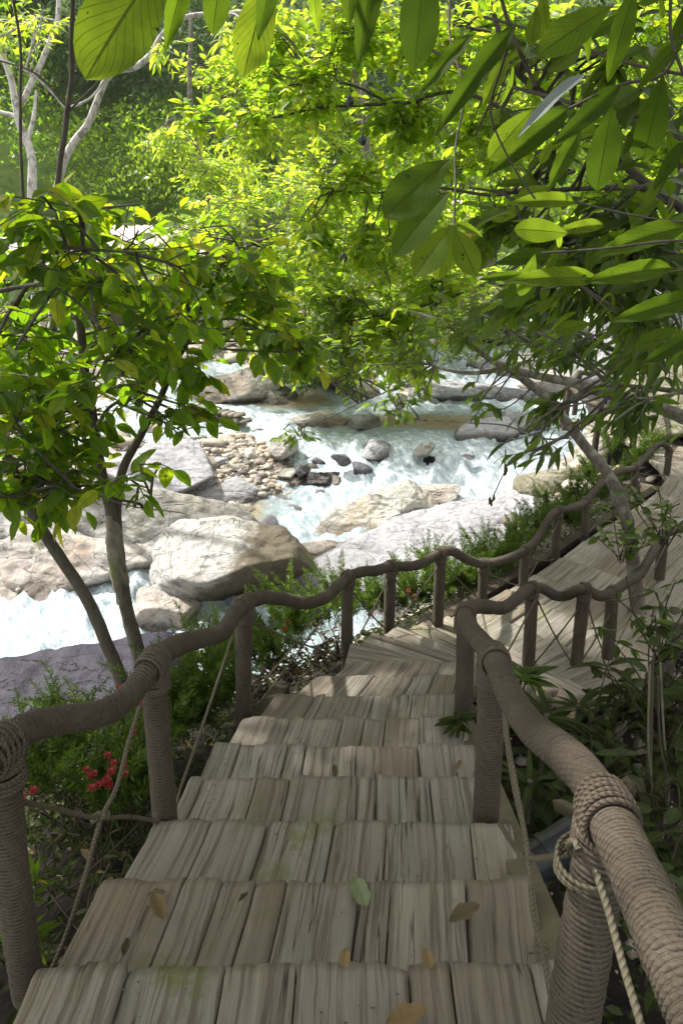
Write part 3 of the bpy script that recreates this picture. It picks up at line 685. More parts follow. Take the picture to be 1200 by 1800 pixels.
walk = thing('boardwalk', 'weathered plank boardwalk curving away right beside the river', 'boardwalk', (2, 6, CZ-3.2))
DL = np.array([(.74, 4.98), (1.06, 5.30), (1.42, 5.62), (1.72, 5.92), (2.05, 6.28), (2.40, 6.70), (2.80, 7.15), (3.25, 7.65), (3.65, 8.10), (4.02, 8.65), (4.15, 9.3), (4.2, 10.1), (4.0, 10.9), (3.7, 11.7)])
DR = np.array([(1.62, 4.02), (2.05, 4.25), (2.30, 4.62), (2.62, 5.0), (2.98, 5.42), (3.35, 5.9), (3.8, 6.4), (4.3, 7.0), (4.8, 7.6), (5.3, 8.3), (5.5, 9.2), (5.6, 10.2), (5.5, 11.3), (5.2, 12.4)])
zd = lambda i: CZ - (2.955 + .012*i)
for i in range(1, len(DL)):
    z = zd(i); L0 = np.array([*DL[i-1], z]); R0 = np.array([*DR[i-1], z]); L1 = np.array([*DL[i], z]); R1 = np.array([*DR[i], z])
    bk = nrm((L0-L1)+(R0-R1))*.05
    tread(L0+bk, R0+bk, L1, R1, 6, 120+i, amp=.0025, fine=.007, th_=.05).build('deck_row', M['wood'], walk)
r_ = np.random.default_rng(4)
for (x0, y0, x1, y1, w_) in ((1.22, 4.02, 1.98, 4.42, .16), (1.30, 3.88, 2.02, 4.27, .13), (1.95, 4.38, 2.28, 4.72, .15)):
    m_ = MB(); beam(m_, (x0, y0, zd(0)-.07), (x1, y1, zd(0)-.06), w_, .035); m_.build('edge_board', M['wood_mossy'], walk)
m_ = MB(); beam(m_, (1.2, 4.05, zd(0)-.16), (4.2, 7.1, zd(6)-.16), .1, .12); m_.build('edge_beam', M['wood_dark'], walk)
m_ = MB(); beam(m_, (.6, 5.0, zd(0)-.14), (3.9, 8.6, zd(9)-.14), .1, .14); m_.build('edge_beam', M['wood_dark'], walk)
for k, (a, b, r) in enumerate((((1.3, 4.1, -4.3), (3.0, 5.2, -2.75), .07), ((1.75, 3.75, -4.2), (2.75, 5.3, -3.0), .055), ((2.3, 4.1, -4.4), (2.6, 5.0, -2.95), .05), ((3.1, 4.5, -4.4), (2.55, 4.6, -2.6), .06), ((1.1, 4.3, -4.0), (1.15, 4.35, -3.0), .06), ((3.3, 6.2, -4.2), (3.35, 6.2, -3.1), .06))):
    m_ = MB(); t = np.linspace(0, 1, 14)[:, None]; p = np.array(a)*(1-t)+np.array(b)*t + [0, 0, CZ]; p[:, 0] += .03*np.sin(t[:, 0]*4+k)
    tube(m_, p, r*(1-.2*t[:, 0]), 10, lump=.15); m_.build('support_log', M['bark_dark'], walk)

# ------------------------------------------------------------------ rope railings
def coil(mb, pts, r, pitch=.0092, seg=36, ds_f=6.5, seed=0):
    p, s = resample(spline(pts, 24), pitch/ds_f)
    if len(p) > 60:                                   # soften corners
        k = np.ones(41)/41; pp = np.pad(p, ((20, 20), (0, 0)), mode='edge')
        p = np.stack([np.convolve(pp[:, j], k, 'valid') for j in range(3)], 1)
    T, N, B = frames(p)
    ph = np.linspace(0, 2*math.pi, seg+1)
    sw = s + .0035*vnoise(np.stack([s*11, 0*s+seed, 0*s], -1)) 
    tn = sw[:, None]/pitch + ph[None]/(2*math.pi)
    m = np.floor(tn); f = tn - m
    loose = .0018*(_h[(m.astype(int)*37+seed*11) & 4095]-.5)
    rr = r - .0045 + pitch*.52*np.sqrt(np.clip(1-(2*f-1)**2, 0, 1)) + loose
    big = 1 + .035*vnoise(np.stack([s*6, 0*s+seed, 0*s+3], -1))
    rr = rr*big[:, None]
    V = p[:, None] + rr[..., None]*(np.cos(ph)[None, :, None]*N[:, None] + np.sin(ph)[None, :, None]*B[:, None])
    uv = np.stack([f, ph[None]*r + m*.0037], -1)
    mb.add(V.reshape(-1, 3), grid_faces(len(p), seg+1)[:, ::-1], .5, uv)
    for k, c in ((0, p[0]), (len(p)-1, p[-1])):
        ring = V[k, :-1]; fcs = np.array([[0, 1+(j+1) % seg, 1+j] for j in range(seg)])
        mb.add(np.vstack([c[None], ring]), fcs if k == 0 else fcs[:, ::-1], .5)
    return p, T
def rope(mb, pts, r=.006, pitch=.035, seg=12, n=10, strands=3):
    p, s = resample(spline(pts, n), max(r*.55, pitch/12)); T, N, B = frames(p)
    ph = np.linspace(0, 2*math.pi, seg+1)
    rr = r*(1 + .20*np.abs(np.cos(1.5*(ph[None] - s[:, None]*2*math.pi/pitch))) - .1)
    V = p[:, None] + rr[..., None]*(np.cos(ph)[None, :, None]*N[:, None] + np.sin(ph)[None, :, None]*B[:, None])
    # each strand's own fibres
    uv = np.stack(np.broadcast_arrays(ph[None]/(2*math.pi)*3 - s[:, None]*3/pitch, s[:, None]), -1)
    mb.add(V.reshape(-1, 3), grid_faces(len(p), seg+1)[:, ::-1], .5, uv)
    for k in (0, len(p)-1):
        ring = V[k, :-1]; fcs = np.array([[0, 1+(j+1) % seg, 1+j] for j in range(seg)])
        mb.add(np.vstack([p[k][None], ring]), fcs if k == 0 else fcs[:, ::-1], .5)
def knot(mb, c, r=.011, rr=.006):
    t = np.linspace(0, 2*math.pi, 22)
    q = np.stack([np.sin(t)+2*np.sin(2*t), np.cos(t)-2*np.cos(2*t), -np.sin(3*t)], 1)/2.6*r
    rope(mb, np.asarray(c)+q, rr, .02, 8, 3)
def lashing(mb, c, T, top, r_rail, r_post, near, seed):
    """loops round the rail either side of the post plus loops round the post head"""
    r = np.random.default_rng(seed); rp = .0052 if near else .0058; T = nrm(T)
    up = np.array([0, 0, 1.]); S = nrm(np.cross(T, up)); U = np.cross(S, T)
    ph = np.linspace(0, 2*math.pi, 26 if near else 16)
    nl = 9 if near else 5
    for k in range(nl):
        tl = r.uniform(.25, .6)*(1 if k % 2 else -1); of = (k-(nl-1)/2)*rp*1.7
        A = nrm(U + T*tl*.55); e = r_rail + rp*.9 + (k % 2)*rp*.5
        el = 1.0 + .18*np.abs(tl)
        q = c + T*of + np.cos(ph)[:, None]*A*e*el + np.sin(ph)[:, None]*S*e
        q = q - up*.004*(1-np.cos(ph))[:, None]
        rope(mb, q, rp, .03, 8, 2 if near else 2)
    nk = 7 if near else 4
    for k in range(nk):
        zc = top - np.array([0, 0, .030 + k*rp*1.75]); e = r_post + rp*.8
        tlt = r.uniform(-.12, .12)
        q = zc + np.stack([np.cos(ph)*e, np.sin(ph)*e, np.sin(ph+k)*e*tlt], 1)
        rope(mb, q, rp, .03, 8, 2)

def railing(label, posts, path, near_n, r_post=.039, r_rail=.035, ropes=(), seed=0, coarse=False, rpitch=.0115):
    rt = thing('rope_railing', label, 'railing', (posts[0][0], posts[0][1], posts[0][2]))
    mb = MB(); p, T = coil(mb, path, r_rail, seg=30 if coarse else 36, ds_f=5 if not coarse else 4, pitch=rpitch if not coarse else .014, seed=seed)
    mb.build('handrail', M['rope'], rt)
    for k, q in enumerate(posts):
        base = np.array(q[:3]); j = np.argmin(((p[:, :2]-np.array(q[3:5]))**2).sum(1)); top = p[j]
        near = np.linalg.norm(base-[0, 0, CZ]) < 4.0
        m2 = MB(); mid = (base+top)/2 + [random.uniform(-.004, .004), random.uniform(-.004, .004), 0]
        coil(m2, [base-[0, 0, .10], mid, top], r_post, seg=36 if near else 24, ds_f=6 if near else 4, pitch=.0112 if near else .0125, seed=seed+k+1)
        m2.build('post', M['rope'], rt)
        m3 = MB(); lashing(m3, top, T[j], top, r_rail, r_post, near, seed*31+k); m3.build('lashing', M['rope_lash'], rt)
        posts[k] = tuple(q[:3]) + tuple(q[3:5]) + (top[2],)
    return rt, p, T
def cross_ropes(rt, posts, i, r=.0055, sag=.02, single=False):
    a, b = posts[i], posts[i+1]
    A0 = np.array(a[:3])+[0, 0, .03]; A1 = np.array([a[3], a[4], a[5]-.06]); B0 = np.array(b[:3])+[0, 0, .03]; B1 = np.array([b[3], b[4], b[5]-.06])
    def ln(u, v, s):
        t = np.linspace(0, 1, 7)[:, None]; q = u*(1-t)+v*t; q[:, 2] -= s*np.sin(math.pi*t[:, 0]); return q
    m_ = MB(); rope(m_, ln(A1, B0, sag), r); m_.build('side_rope', M['rope_thin'], rt)
    if not single:
        m_ = MB(); rope(m_, ln(A0, B1, sag*.5), r); knot(m_, (A1+B0+A0+B1)/4 - [0, 0, sag*.6]); m_.build('side_rope', M['rope_thin'], rt)

def post(bx, by, zb, tx=None, ty=None):      # pixel of the base at height zb; rail crosses above it
    g = G(bx, by, zb); return [g[0], g[1], g[2], g[0], g[1]]
# left railing
LP = [list(P(8, 1560, 1.28))[:2], list(G(290, 1462, -1.93))[:2], list(G(425, 1245, -2.32))[:2], list(G(610, 1142, -2.76))[:2], list(G(684, 1108, -2.85))[:2],
      list(G(770, 1100, -2.95))[:2], list(G(848, 1054, -2.97))[:2], list(G(920, 1028, -2.99))[:2], list(G(976, 980, -3.0))[:2], list(G(1028, 940, -3.02))[:2], list(G(1113, 872, -3.03))[:2], list(G(1171, 832, -3.05))[:2]]
LZ = [-1.75, -2.05, -2.45, -2.86, -2.9, -3.0, -3.02, -3.04, -3.05, -3.07, -3.08, -3.1]
Lposts = [(q[0], q[1], CZ+z, q[0], q[1]) for q, z in zip(LP, LZ)]
yy = [q[1] for q in LP]
Lposts.append((-.80, -.15, CZ-1.75, -.80, -.15))
Lrail = [np.array([-.84, -1.0, CZ-.62]), np.array([-.82, -.55, CZ-.75]), np.array([-.80, -.15, CZ-.66]), np.array([-.79, .35, CZ-.80]), P(-190, 1420, 1.02), P(-95, 1400, 1.12), P(-30, 1340, 1.22), P(15, 1302, 1.30), P(60, 1275, 1.42), P(130, 1262, 1.56), P(190, 1250, 1.68), P(235, 1215, 1.80), P(270, 1165, yy[1]),
         P(310, 1135, 2.15), P(355, 1122, 2.45), P(392, 1110, 2.72), P(412, 1080, 2.92), P(430, 1062, yy[2]), P(462, 1050, 3.25), P(500, 1053, 3.5), P(540, 1060, 3.8), P(572, 1050, 4.0), P(594, 1030, 4.2),
         P(611, 1014, yy[3]), P(640, 1004, 4.38), P(662, 1003, 4.5), P(686, 995, yy[4]), P(715, 996, 4.75), P(742, 990, 4.85), P(771, 973, yy[5]), P(795, 969, 5.05), P(818, 982, 5.15), P(848, 991, yy[6]),
         P(885, 984, 5.55), P(921, 968, yy[7]), P(945, 945, 5.95), P(962, 915, 6.1), P(977, 899, yy[8]), P(1002, 894, 6.45), P(1028, 882, yy[9]), P(1050, 857, 7.05), P(1070, 836, 7.4), P(1092, 828, 7.75),
         P(1114, 822, yy[10]), P(1133, 804, 8.35), P(1150, 786, 8.7), P(1163, 781, 8.85), P(1173, 786, yy[11]), P(1175, 797, yy[11]+.02)]
lrail_o, lp_, lT = railing('long rope wrapped railing with wavy handrail along the river side, left of the stairs', Lposts, Lrail, 3, seed=3)
for i in range(2, 11):
    cross_ropes(lrail_o, Lposts, i, single=(i in (5, 6, 8, 10)))
def near_rope(rt, pts, r=.006, knots=(), mat='rope_thin'):
    m_ = MB(); rope(m_, pts, r, .036, 14, 10)
    for k in knots: knot(m_, k, .012, .0065)
    m_.build('side_rope', M[mat], rt)
near_rope(lrail_o, [P(247, 1240, 1.83), P(225, 1310, 1.75), P(205, 1385, 1.68), P(178, 1440, 1.62), P(150, 1540, 1.52), P(118, 1640, 1.42), P(88, 1712, 1.34)], .0065, [P(182, 1432, 1.63)])
near_rope(lrail_o, [P(18, 1405, 1.32), P(90, 1420, 1.48), P(172, 1438, 1.62), P(230, 1436, 1.75), P(290, 1446, 1.88)], .0065, [P(168, 1437, 1.62)])
near_rope(lrail_o, [P(408, 1120, 2.9), P(385, 1190, 2.75), P(358, 1270, 2.55), P(332, 1345, 2.3), P(314, 1400, 2.1), P(312, 1440, 1.98)], .006, [P(350, 1290, 2.5)])
near_rope(lrail_o, [P(560, 1070, 3.95), P(520, 1130, 3.7), P(478, 1180, 3.4), P(440, 1225, 3.15)], .0055)

# right railing
RPp = [P(1015, 1795, .80)[:2], G(856, 1462, -1.95)[:2], G(816, 1258, -2.28)[:2], G(929, 1170, -2.95)[:2], G(1013, 1170, -2.98)[:2], G(1068, 1160, -3.0)[:2], G(1160, 1015, -3.0)[:2], G(1215, 965, -3.02)[:2]]
RZ = [-1.75, -2.06, -2.40, -3.02, -3.04, -3.05, -3.06, -3.07]
Rposts = [(q[0], q[1], CZ+z, q[0], q[1]) for q, z in zip(RPp, RZ)]
ry = [q[1] for q in RPp]
tR0 = P(1062, 1455, .94)
Rposts[0] = (RPp[0][0], RPp[0][1], CZ-1.75, tR0[0], tR0[1])
Rrail = [P(1400, 2150, .38), P(1280, 1900, .48), P(1190, 1700, .60), P(1124, 1552, .76), P(1072, 1440, .92), P(1035, 1372, 1.06), P(990, 1325, 1.20), P(940, 1285, 1.38), P(905, 1240, 1.58), P(884, 1195, 1.76),
         P(868, 1158, ry[1]), P(846, 1130, 2.25), P(826, 1105, 2.62), P(817, 1082, ry[2]-.05), P(830, 1067, ry[2]+.2), P(858, 1067, 3.45), P(885, 1068, 3.8), P(908, 1052, 4.1), P(930, 1035, ry[3]), P(953, 1034, 4.5), P(975, 1047, 4.55),
         P(997, 1047, 4.55), P(1014, 1036, ry[4]), P(1034, 1038, 4.5), P(1052, 1048, 4.5), P(1072, 1043, ry[5]), P(1098, 1026, 4.85), P(1122, 1010, 5.15), P(1142, 980, 5.4), P(1162, 943, ry[6]), P(1185, 932, 6.0), P(1215, 915, ry[7]), P(1260, 900, 6.7)]
rrail_o, rp_, rT = railing('thick rope wrapped railing on the right of the stairs, nearest to the viewer', Rposts, Rrail, 3, seed=8, r_post=.043, r_rail=.037, rpitch=.0098)
for i in (2, 3, 4, 5):
    cross_ropes(rrail_o, Rposts, i, sag=.03)
near_rope(rrail_o, [P(884, 1215, 1.75), P(892, 1300, 1.66), P(910, 1400, 1.52), P(927, 1500, 1.38), P(936, 1600, 1.25), P(952, 1670, 1.16), P(965, 1740, 1.08), P(985, 1830, 1.0)], .0062, [P(953, 1672, 1.16)])
near_rope(rrail_o, [P(886, 1235, 1.74), P(888, 1290, 1.69), P(905, 1395, 1.55), P(925, 1480, 1.42), P(928, 1530, 1.36)], .006)
near_rope(rrail_o, [P(878, 1448, 1.8), P(905, 1490, 1.55), P(928, 1508, 1.38), P(965, 1507, 1.18), P(1003, 1498, 1.0)], .0072, [P(926, 1508, 1.38)])
near_rope(rrail_o, [P(1042, 1520, .90), P(1068, 1600, .84), P(1095, 1700, .77), P(1125, 1800, .70), P(1150, 1900, .64)], .0058)
c_ = P(1035, 1508, .93); a_ = np.linspace(0, 2*math.pi, 20)
for k in range(3):
    near_rope(rrail_o, np.array([c_[0], c_[1], c_[2]-.004-k*.009]) + np.stack([np.cos(a_)*.052, np.sin(a_)*.052, .008*np.sin(a_+k)], 1), .0038)
near_rope(rrail_o, [P(1003, 1498, .96), P(998, 1485, .94), P(1008, 1478, .92), P(1016, 1495, .9)], .005)

# far railing beyond the bend
FP = [G(992, 742, -3.15)[:2], G(1045, 782, -3.12)[:2], G(1105, 800, -3.1)[:2]]
FP2 = [G(1022, 712, -3.15)[:2], G(988, 722, -3.15)[:2]]
def simple_rail(label, pts, zb, h=.6):
    posts = [(q[0], q[1], CZ+zb-.05, q[0], q[1]) for q in pts]
    path = []
    for k, q in enumerate(pts):
        path.append(np.array([q[0], q[1], CZ+zb+h]))
        if k+1 < len(pts):
            m = (np.array(q)+np.array(pts[k+1]))/2; path.append(np.array([m[0], m[1], CZ+zb+h-.07]))
    return railing(label, posts, path, 0, seed=21, coarse=True, r_post=.045, r_rail=.04)[0]
simple_rail('pale rope railing on the far bend of the boardwalk, behind the branch', [G(992, 745, -3.15)[:2], G(1045, 785, -3.12)[:2], G(1110, 792, -3.12)[:2], G(1160, 768, -3.12)[:2]], -3.12)
simple_rail('short pale railing at the river end of the far boardwalk', [G(988, 738, -3.15)[:2], G(1010, 716, -3.15)[:2], G(1062, 700, -3.15)[:2], G(1140, 690, -3.15)[:2]], -3.15)

# ------------------------------------------------------------------ leaves and trees
def leaf_t(nl=8, nw=4, width=.36, a=.85, b=.8, fold=.12, droop=.18, serr=0, wave=0.0, stalk=.0):
    t = np.linspace(0, 1, nl+1); v = np.linspace(-1, 1, nw+1)
    wv = width*np.sin(math.pi*np.clip(t, 0, 1)**a)**b
    wv = wv*(1 + serr*np.where(np.arange(nl+1) % 2, 1, -1)); wv[0] = .01; wv[-1] = .004
    X_ = np.repeat(t[:, None], nw+1, 1); Y_ = wv[:, None]*v[None]*.5*2*.5
    Z_ = fold*np.abs(v)[None]*wv[:, None] - droop*X_**2 + wave*np.sin(X_*14+v[None]*2)*np.abs(v)[None]*.5
    X_ = X_ - serr*.12*np.abs(v)[None]
    V = np.stack([X_, Y_, Z_], -1).reshape(-1, 3); uv = np.stack([X_, np.repeat((v/2+.5)[None], nl+1, 0)], -1).reshape(-1, 2)
    return V, grid_faces(nl+1, nw+1), uv
T_HI = leaf_t(18, 8, .44, .8, .75, .10, .22, serr=.03, wave=.02)
T_BIG = leaf_t(22, 10, .50, 1.45, .62, .035, .12, serr=.012, wave=.012)
T_OV = leaf_t(9, 4, .50, .92, .72, .12, .2, serr=.02, wave=.02)
T_OV2 = leaf_t(9, 4, .50, .92, .72, -.10, -.08, wave=.03)
T_LA = leaf_t(8, 4, .27, .8, .8, .14, .3)
T_LO = leaf_t(3, 2, .46, .85, .8, .16, .15)
T_LL = leaf_t(3, 2, .26, .85, .8, .16, .2)
T_Q = (np.array([[0, 0, 0], [.5, -.24, .05], [1, 0, -.05], [.5, .24, .05]]), np.array([[0, 1, 2, 3]]), np.array([[0, .5], [.5, 0], [1, .5], [.5, 1]]))
def place(mb, T, Pn, D, Nn, S, A, curl=None):
    V, Fc, uv = T; n = len(Pn)
    if n == 0: return
    D = nrm(D); Nn = Nn - D*(Nn*D).sum(-1, keepdims=True); Nn = nrm(Nn); Yv = np.cross(Nn, D)
    S = np.broadcast_to(np.asarray(S, float), (n,))
    W = Pn[:, None] + S[:, None, None]*(V[None, :, 0:1]*D[:, None] + V[None, :, 1:2]*Yv[:, None] + V[None, :, 2:3]*Nn[:, None])
    Fa = (Fc[None] + (np.arange(n)*len(V))[:, None, None]).reshape(-1, Fc.shape[1])
    mb.add(W.reshape(-1, 3), Fa, np.repeat(A, len(V)), np.tile(uv, (n, 1)))

class Tree:
    def __init__(s, name, label, base, cat='tree', group=None, seed=0):
        s.root = thing(name, label, cat, base, group); s.tr = MB(); s.cr = MB(); s.an = []; s.r = np.random.default_rng(seed)
    def limb(s, pts, r0, r1, seg=10, lump=.12, wig=.02, noanchor=False):
        p = spline(np.asarray(pts, float), 8); p, q = resample(p, max(.05, r0*.6)); n = len(p)
        w_ = np.stack([fbm(p*1.7, 2, 3), fbm(p*1.7, 2, 13), fbm(p*1.7, 2, 23)], 1)*wig*np.minimum(1, q*3)[:, None]
        p = p + w_
        tube(s.tr, p, np.linspace(r0, r1, n), seg, lump=lump)
        if not noanchor: s.an.append(p[n//4:])
        return p
    def blob(s, c, rad, ntw, nlf, size, T, twr=.004, dirb=(0, 0, -.25), nup=.8, sub=5, v=(0, 1), lean=.55, tl=.5, shell=False):
        """secondary branches from the nearest limb into an ellipsoid, twigs off them, leaves along the twigs"""
        r = s.r; c = np.asarray(c, float); rad = np.asarray(rad, float)
        AN = np.concatenate(s.an) if s.an else None
        PP, DD, NN, SS, AA = [], [], [], [], []
        for k in range(sub):
            e = c + rad*nrm(r.normal(size=3))*r.uniform(.2, .75)
            if AN is not None:
                d = np.linalg.norm(AN-e, axis=1); j = np.argsort(d)[r.integers(0, min(6, len(d)))]; a0 = AN[j]
            else: a0 = c - [0, 0, rad[2]]
            mid = (a0+e)/2 + r.normal(size=3)*np.linalg.norm(e-a0)*.09 + [0, 0, .04*np.linalg.norm(e-a0)]
            sb, _ = resample(spline([a0, mid, e], 8), .08)
            tube(s.tr, sb, np.linspace(twr*2.4, twr*1.3, len(sb)), 5, cap=False)
            for q in range(max(1, ntw//sub)):
                st = sb[r.integers(int(len(sb)*.45), len(sb))]
                tgt = c + rad*nrm(r.normal(size=3))*(r.uniform(.75, 1.05) if shell else r.uniform(.15, 1)**.5)
                v_ = tgt - st; L = np.linalg.norm(v_)
                st = tgt - v_*min(1, tl/max(L, 1e-6)*r.uniform(.8, 1.5)) if L > tl*1.5 and r.random() < .5 else st
                m2 = (st+tgt)/2 + r.normal(size=3)*L*.08
                tw = spline([st, m2, tgt], 5); tube(s.tr, tw, np.linspace(twr, twr*.45, len(tw)), 4, cap=False)
                n = max(1, int(nlf*r.uniform(.6, 1.3))); t = np.linspace(.25, 1, n); Lt = tw
                idx = t*(len(Lt)-1); i0 = np.minimum(idx.astype(int), len(Lt)-2); fr = (idx-i0)[:, None]
                pos = Lt[i0]*(1-fr)+Lt[i0+1]*fr; dr = nrm(Lt[i0+1]-Lt[i0])
                side = nrm(np.cross(dr, [0, 0, 1.])+1e-6)*np.where(np.arange(n) % 2, 1, -1)[:, None]
                D = dr*lean + side*.8 + np.asarray(dirb) + r.normal(size=(n, 3))*.28
                D[-1] = dr[-1]+np.asarray(dirb)*.6
                Nn = np.array([0, 0, nup]) + r.normal(size=(n, 3))*.38
                PP.append(pos); DD.append(D); NN.append(Nn); SS.append(size*r.uniform(.55, 1.1, n)); AA.append(np.clip(r.uniform(v[0], v[1], n), 0, 1))
        place(s.cr, T, np.concatenate(PP), np.concatenate(DD), np.concatenate(NN), np.concatenate(SS), np.concatenate(AA))
    def pblob(s, px, py, y, rpx, rpy, rd, *a, **k):
        c = P(px, py, y); t = y/ray(px, py)[1]; s.blob(c, (rpx*t/F, rd, rpy*t/F), *a, **k)
    def done(s, bark, leaf):
        a = s.tr.build('trunk', M[bark], s.root) if s.tr.n else None
        b = s.cr.build('crown', M[leaf], s.root) if s.cr.n else None
        return s.root

def PL(*a): return [P(*q) for q in a]

# left leaning tree
t = Tree('river_tree', 'leaning mottled trunk at the left edge with broad leaves', P(215, 1195, 4.3), seed=1)
t.limb(PL((225, 1250, 4.2), (205, 1170, 4.3), (160, 1070, 4.35), (105, 980, 4.4), (60, 905, 4.4), (20, 820, 4.35), (-20, 720, 4.3), (-30, 600, 4.2)), .047, .028, 12)
t.limb(PL((-10, 740, 4.3), (-5, 640, 4.1), (20, 560, 4.0), (50, 500, 3.9), (95, 440, 3.8), (160, 438, 3.7), (240, 444, 3.6)), .022, .005, 8)
t.limb(PL((-40, 520, 3.6), (40, 502, 3.6), (90, 500, 3.5), (140, 530, 3.45), (180, 575, 3.4), (220, 630, 3.4), (245, 680, 3.4)), .012, .003, 6)
t.limb(PL((-30, 690, 4.2), (40, 660, 4.1), (70, 700, 4.1), (100, 760, 4.0)), .016, .004, 6)
t.limb(PL((-30, 800, 3.9), (60, 840, 3.8), (150, 862, 3.7), (230, 890, 3.6), (330, 905, 3.5)), .008, .002, 5)
for (px, py, y, a, b, d, n) in ((60, 420, 3.7, 110, 90, .5, 22), (170, 500, 3.7, 120, 80, .5, 26), (60, 600, 3.9, 110, 80, .5, 24), (200, 620, 3.6, 110, 70, .5, 22),
                                (60, 760, 3.9, 90, 80, .5, 22), (150, 690, 4.2, 100, 70, .5, 16), (110, 860, 3.8, 110, 50, .4, 20), (40, 870, 3.8, 60, 40, .4, 10), (100, 375, 3.6, 110, 45, .4, 16), (30, 500, 4.2, 70, 80, .5, 18), (40, 690, 3.6, 80, 60, .4, 20), (90, 800, 4.0, 90, 60, .4, 18), (160, 780, 4.2, 60, 60, .4, 10), (20, 820, 3.6, 60, 60, .4, 14), (255, 850, 3.5, 70, 70, .25, 5), (-120, 480, 4.4, 120, 120, .7, 40), (-160, 700, 4.3, 120, 120, .7, 40), (-330, 560, 4.4, 130, 150, .7, 46)):  # last three masses lie out of frame, added to shade the bed
    t.pblob(px, py, y, a*1.15, b*1.15, d*1.3, int(n*.8), 6, .150, T_OV, dirb=(0, -.1, -.35), v=(0, .97), sub=4)
t.pblob(330, 560, 3.8, 90, 110, .4, 16, 6, .14, T_OV, dirb=(0, -.1, -.6), v=(.1, .9), sub=4)
t.done('bark_dark', 'leaf_left')

# left twin tree
t = Tree('river_tree', 'forked tree with two straight trunks left of the big boulder', P(240, 1150, 4.6), seed=2)
t.limb(PL((262, 1230, 4.5), (243, 1140, 4.6), (222, 1060, 4.7), (205, 975, 4.75), (195, 900, 4.8), (180, 830, 4.8), (165, 750, 4.8), (148, 670, 4.8), (140, 560, 4.8), (120, 440, 4.8), (110, 330, 4.8)), .056, .018, 12)
t.limb(PL((215, 1060, 4.75), (210, 980, 4.8), (205, 900, 4.85), (215, 830, 4.9), (240, 780, 4.95), (262, 740, 5.0), (285, 700, 5.0), (310, 640, 5.0), (335, 590, 5.0), (330, 540, 5.0)), .045, .014, 10)
t.limb(PL((165, 760, 4.8), (190, 720, 4.6), (225, 700, 4.5), (245, 690, 4.4)), .018, .006, 7)
t.limb(PL((335, 600, 5.0), (360, 520, 5.2), (400, 460, 5.2), (440, 430, 5.3), (480, 415, 5.3)), .010, .003, 6)
for (px, py, y, a, b, d, n) in ((340, 480, 5.2, 110, 80, .6, 26), (250, 400, 5.0, 120, 70, .6, 26), (440, 560, 5.0, 90, 70, .5, 22), (300, 650, 4.8, 90, 80, .5, 24),
                                (140, 420, 5.2, 110, 90, .6, 20), (380, 400, 5.6, 90, 60, .6, 16), (320, 740, 4.5, 70, 50, .3, 12), (505, 625, 4.6, 65, 50, .3, 20), (430, 470, 5.0, 80, 60, .5, 18), (230, 560, 5.2, 130, 90, .6, 22), (80, 640, 5.2, 100, 110, .6, 18)):
    t.pblob(px, py, y, a*1.15, b*1.15, d*1.3, int(n*.85), 7, .165, T_OV, dirb=(0, -.1, -.45), v=(.05, 1.0), sub=5)
t.done('bark_dark', 'leaf_left')
# moss sleeve on the fork
m_ = MB(); p = spline(PL((194, 905, 4.79), (199, 940, 4.77), (204, 975, 4.75), (212, 1020, 4.72), (217, 1045, 4.71)), 8); tube(m_, p, np.interp(np.linspace(0, 1, len(p)), [0, .2, .8, 1], [.03, .052, .058, .045]), 12, lump=.5)
m_.build('moss_sleeve', M['bark_moss'], t.root)

# right tree whose limbs cross the view
t = Tree('overhanging_tree', 'tree rising beside the right railing with limbs stretched over the river', G(1118, 1075, -3.0), seed=3)
t.limb(PL((1122, 1240, 5.0), (1120, 1060, 5.25), (1108, 970, 5.3), (1095, 905, 5.4), (1068, 835, 5.5), (1020, 775, 5.7), (965, 705, 5.9), (905, 655, 6.1), (875, 640, 6.2)), .070, .030, 12)
t.limb(PL((1330, 800, 4.2), (1200, 735, 4.6), (1120, 705, 4.9), (1060, 690, 5.2), (1000, 670, 5.5), (940, 658, 5.8), (875, 640, 6.1), (820, 600, 6.5), (780, 568, 6.9), (720, 548, 7.4)), .050, .012, 10)
t.limb(PL((880, 650, 6.1), (830, 655, 6.4), (780, 650, 6.7), (750, 640, 7.0)), .022, .008, 8)
t.limb(PL((1330, 700, 3.8), (1200, 688, 4.0), (1130, 680, 4.2), (1075, 672, 4.4), (1050, 655, 4.5)), .022, .006, 8)
t.limb(PL((760, 640, 7.0), (700, 680, 7.4), (640, 705, 7.7), (560, 740, 7.9), (500, 745, 8.0)), .010, .003, 6)
t.limb(PL((1000, 770, 5.7), (950, 770, 5.9), (880, 745, 6.2), (800, 740, 6.5), (720, 735, 7)), .009, .003, 6)
t.limb(PL((1200, 300, 3.8), (1120, 520, 4.2), (1085, 620, 4.6), (1060, 670, 5.0)), .02, .02, 8)
for (px, py, y, a, b, d, n) in ((800, 560, 6.5, 110, 60, .6, 20), (700, 620, 7.2, 110, 60, .6, 24), (600, 640, 7.6, 90, 60, .6, 16), (560, 560, 8, 110, 80, .8, 20), (720, 700, 6.8, 90, 40, .4, 12), (520, 760, 7.8, 60, 30, .3, 5), (850, 700, 6, 60, 40, .3, 8)):
    t.pblob(px, py, y, a, b, d, n, 9, .13, T_LO, v=(.2, .9), sub=5)
for (px, py, y, a, b, d, n) in ((960, 720, 4.4, 60, 35, .25, 12), (930, 790, 4.2, 80, 25, .2, 9), (1090, 720, 4.0, 80, 45, .3, 18), (1000, 600, 4.6, 100, 60, .5, 26), (900, 600, 5.2, 80, 50, .5, 18), (1130, 620, 4.0, 80, 80, .4, 22), (840, 540, 5.0, 60, 50, .4, 12)):
    t.pblob(px, py, y, a, b, d, n, 8, .135, T_LA, dirb=(-.45, -.1, -.6), v=(0, .8), sub=5)
t.done('bark', 'leaf_dark')
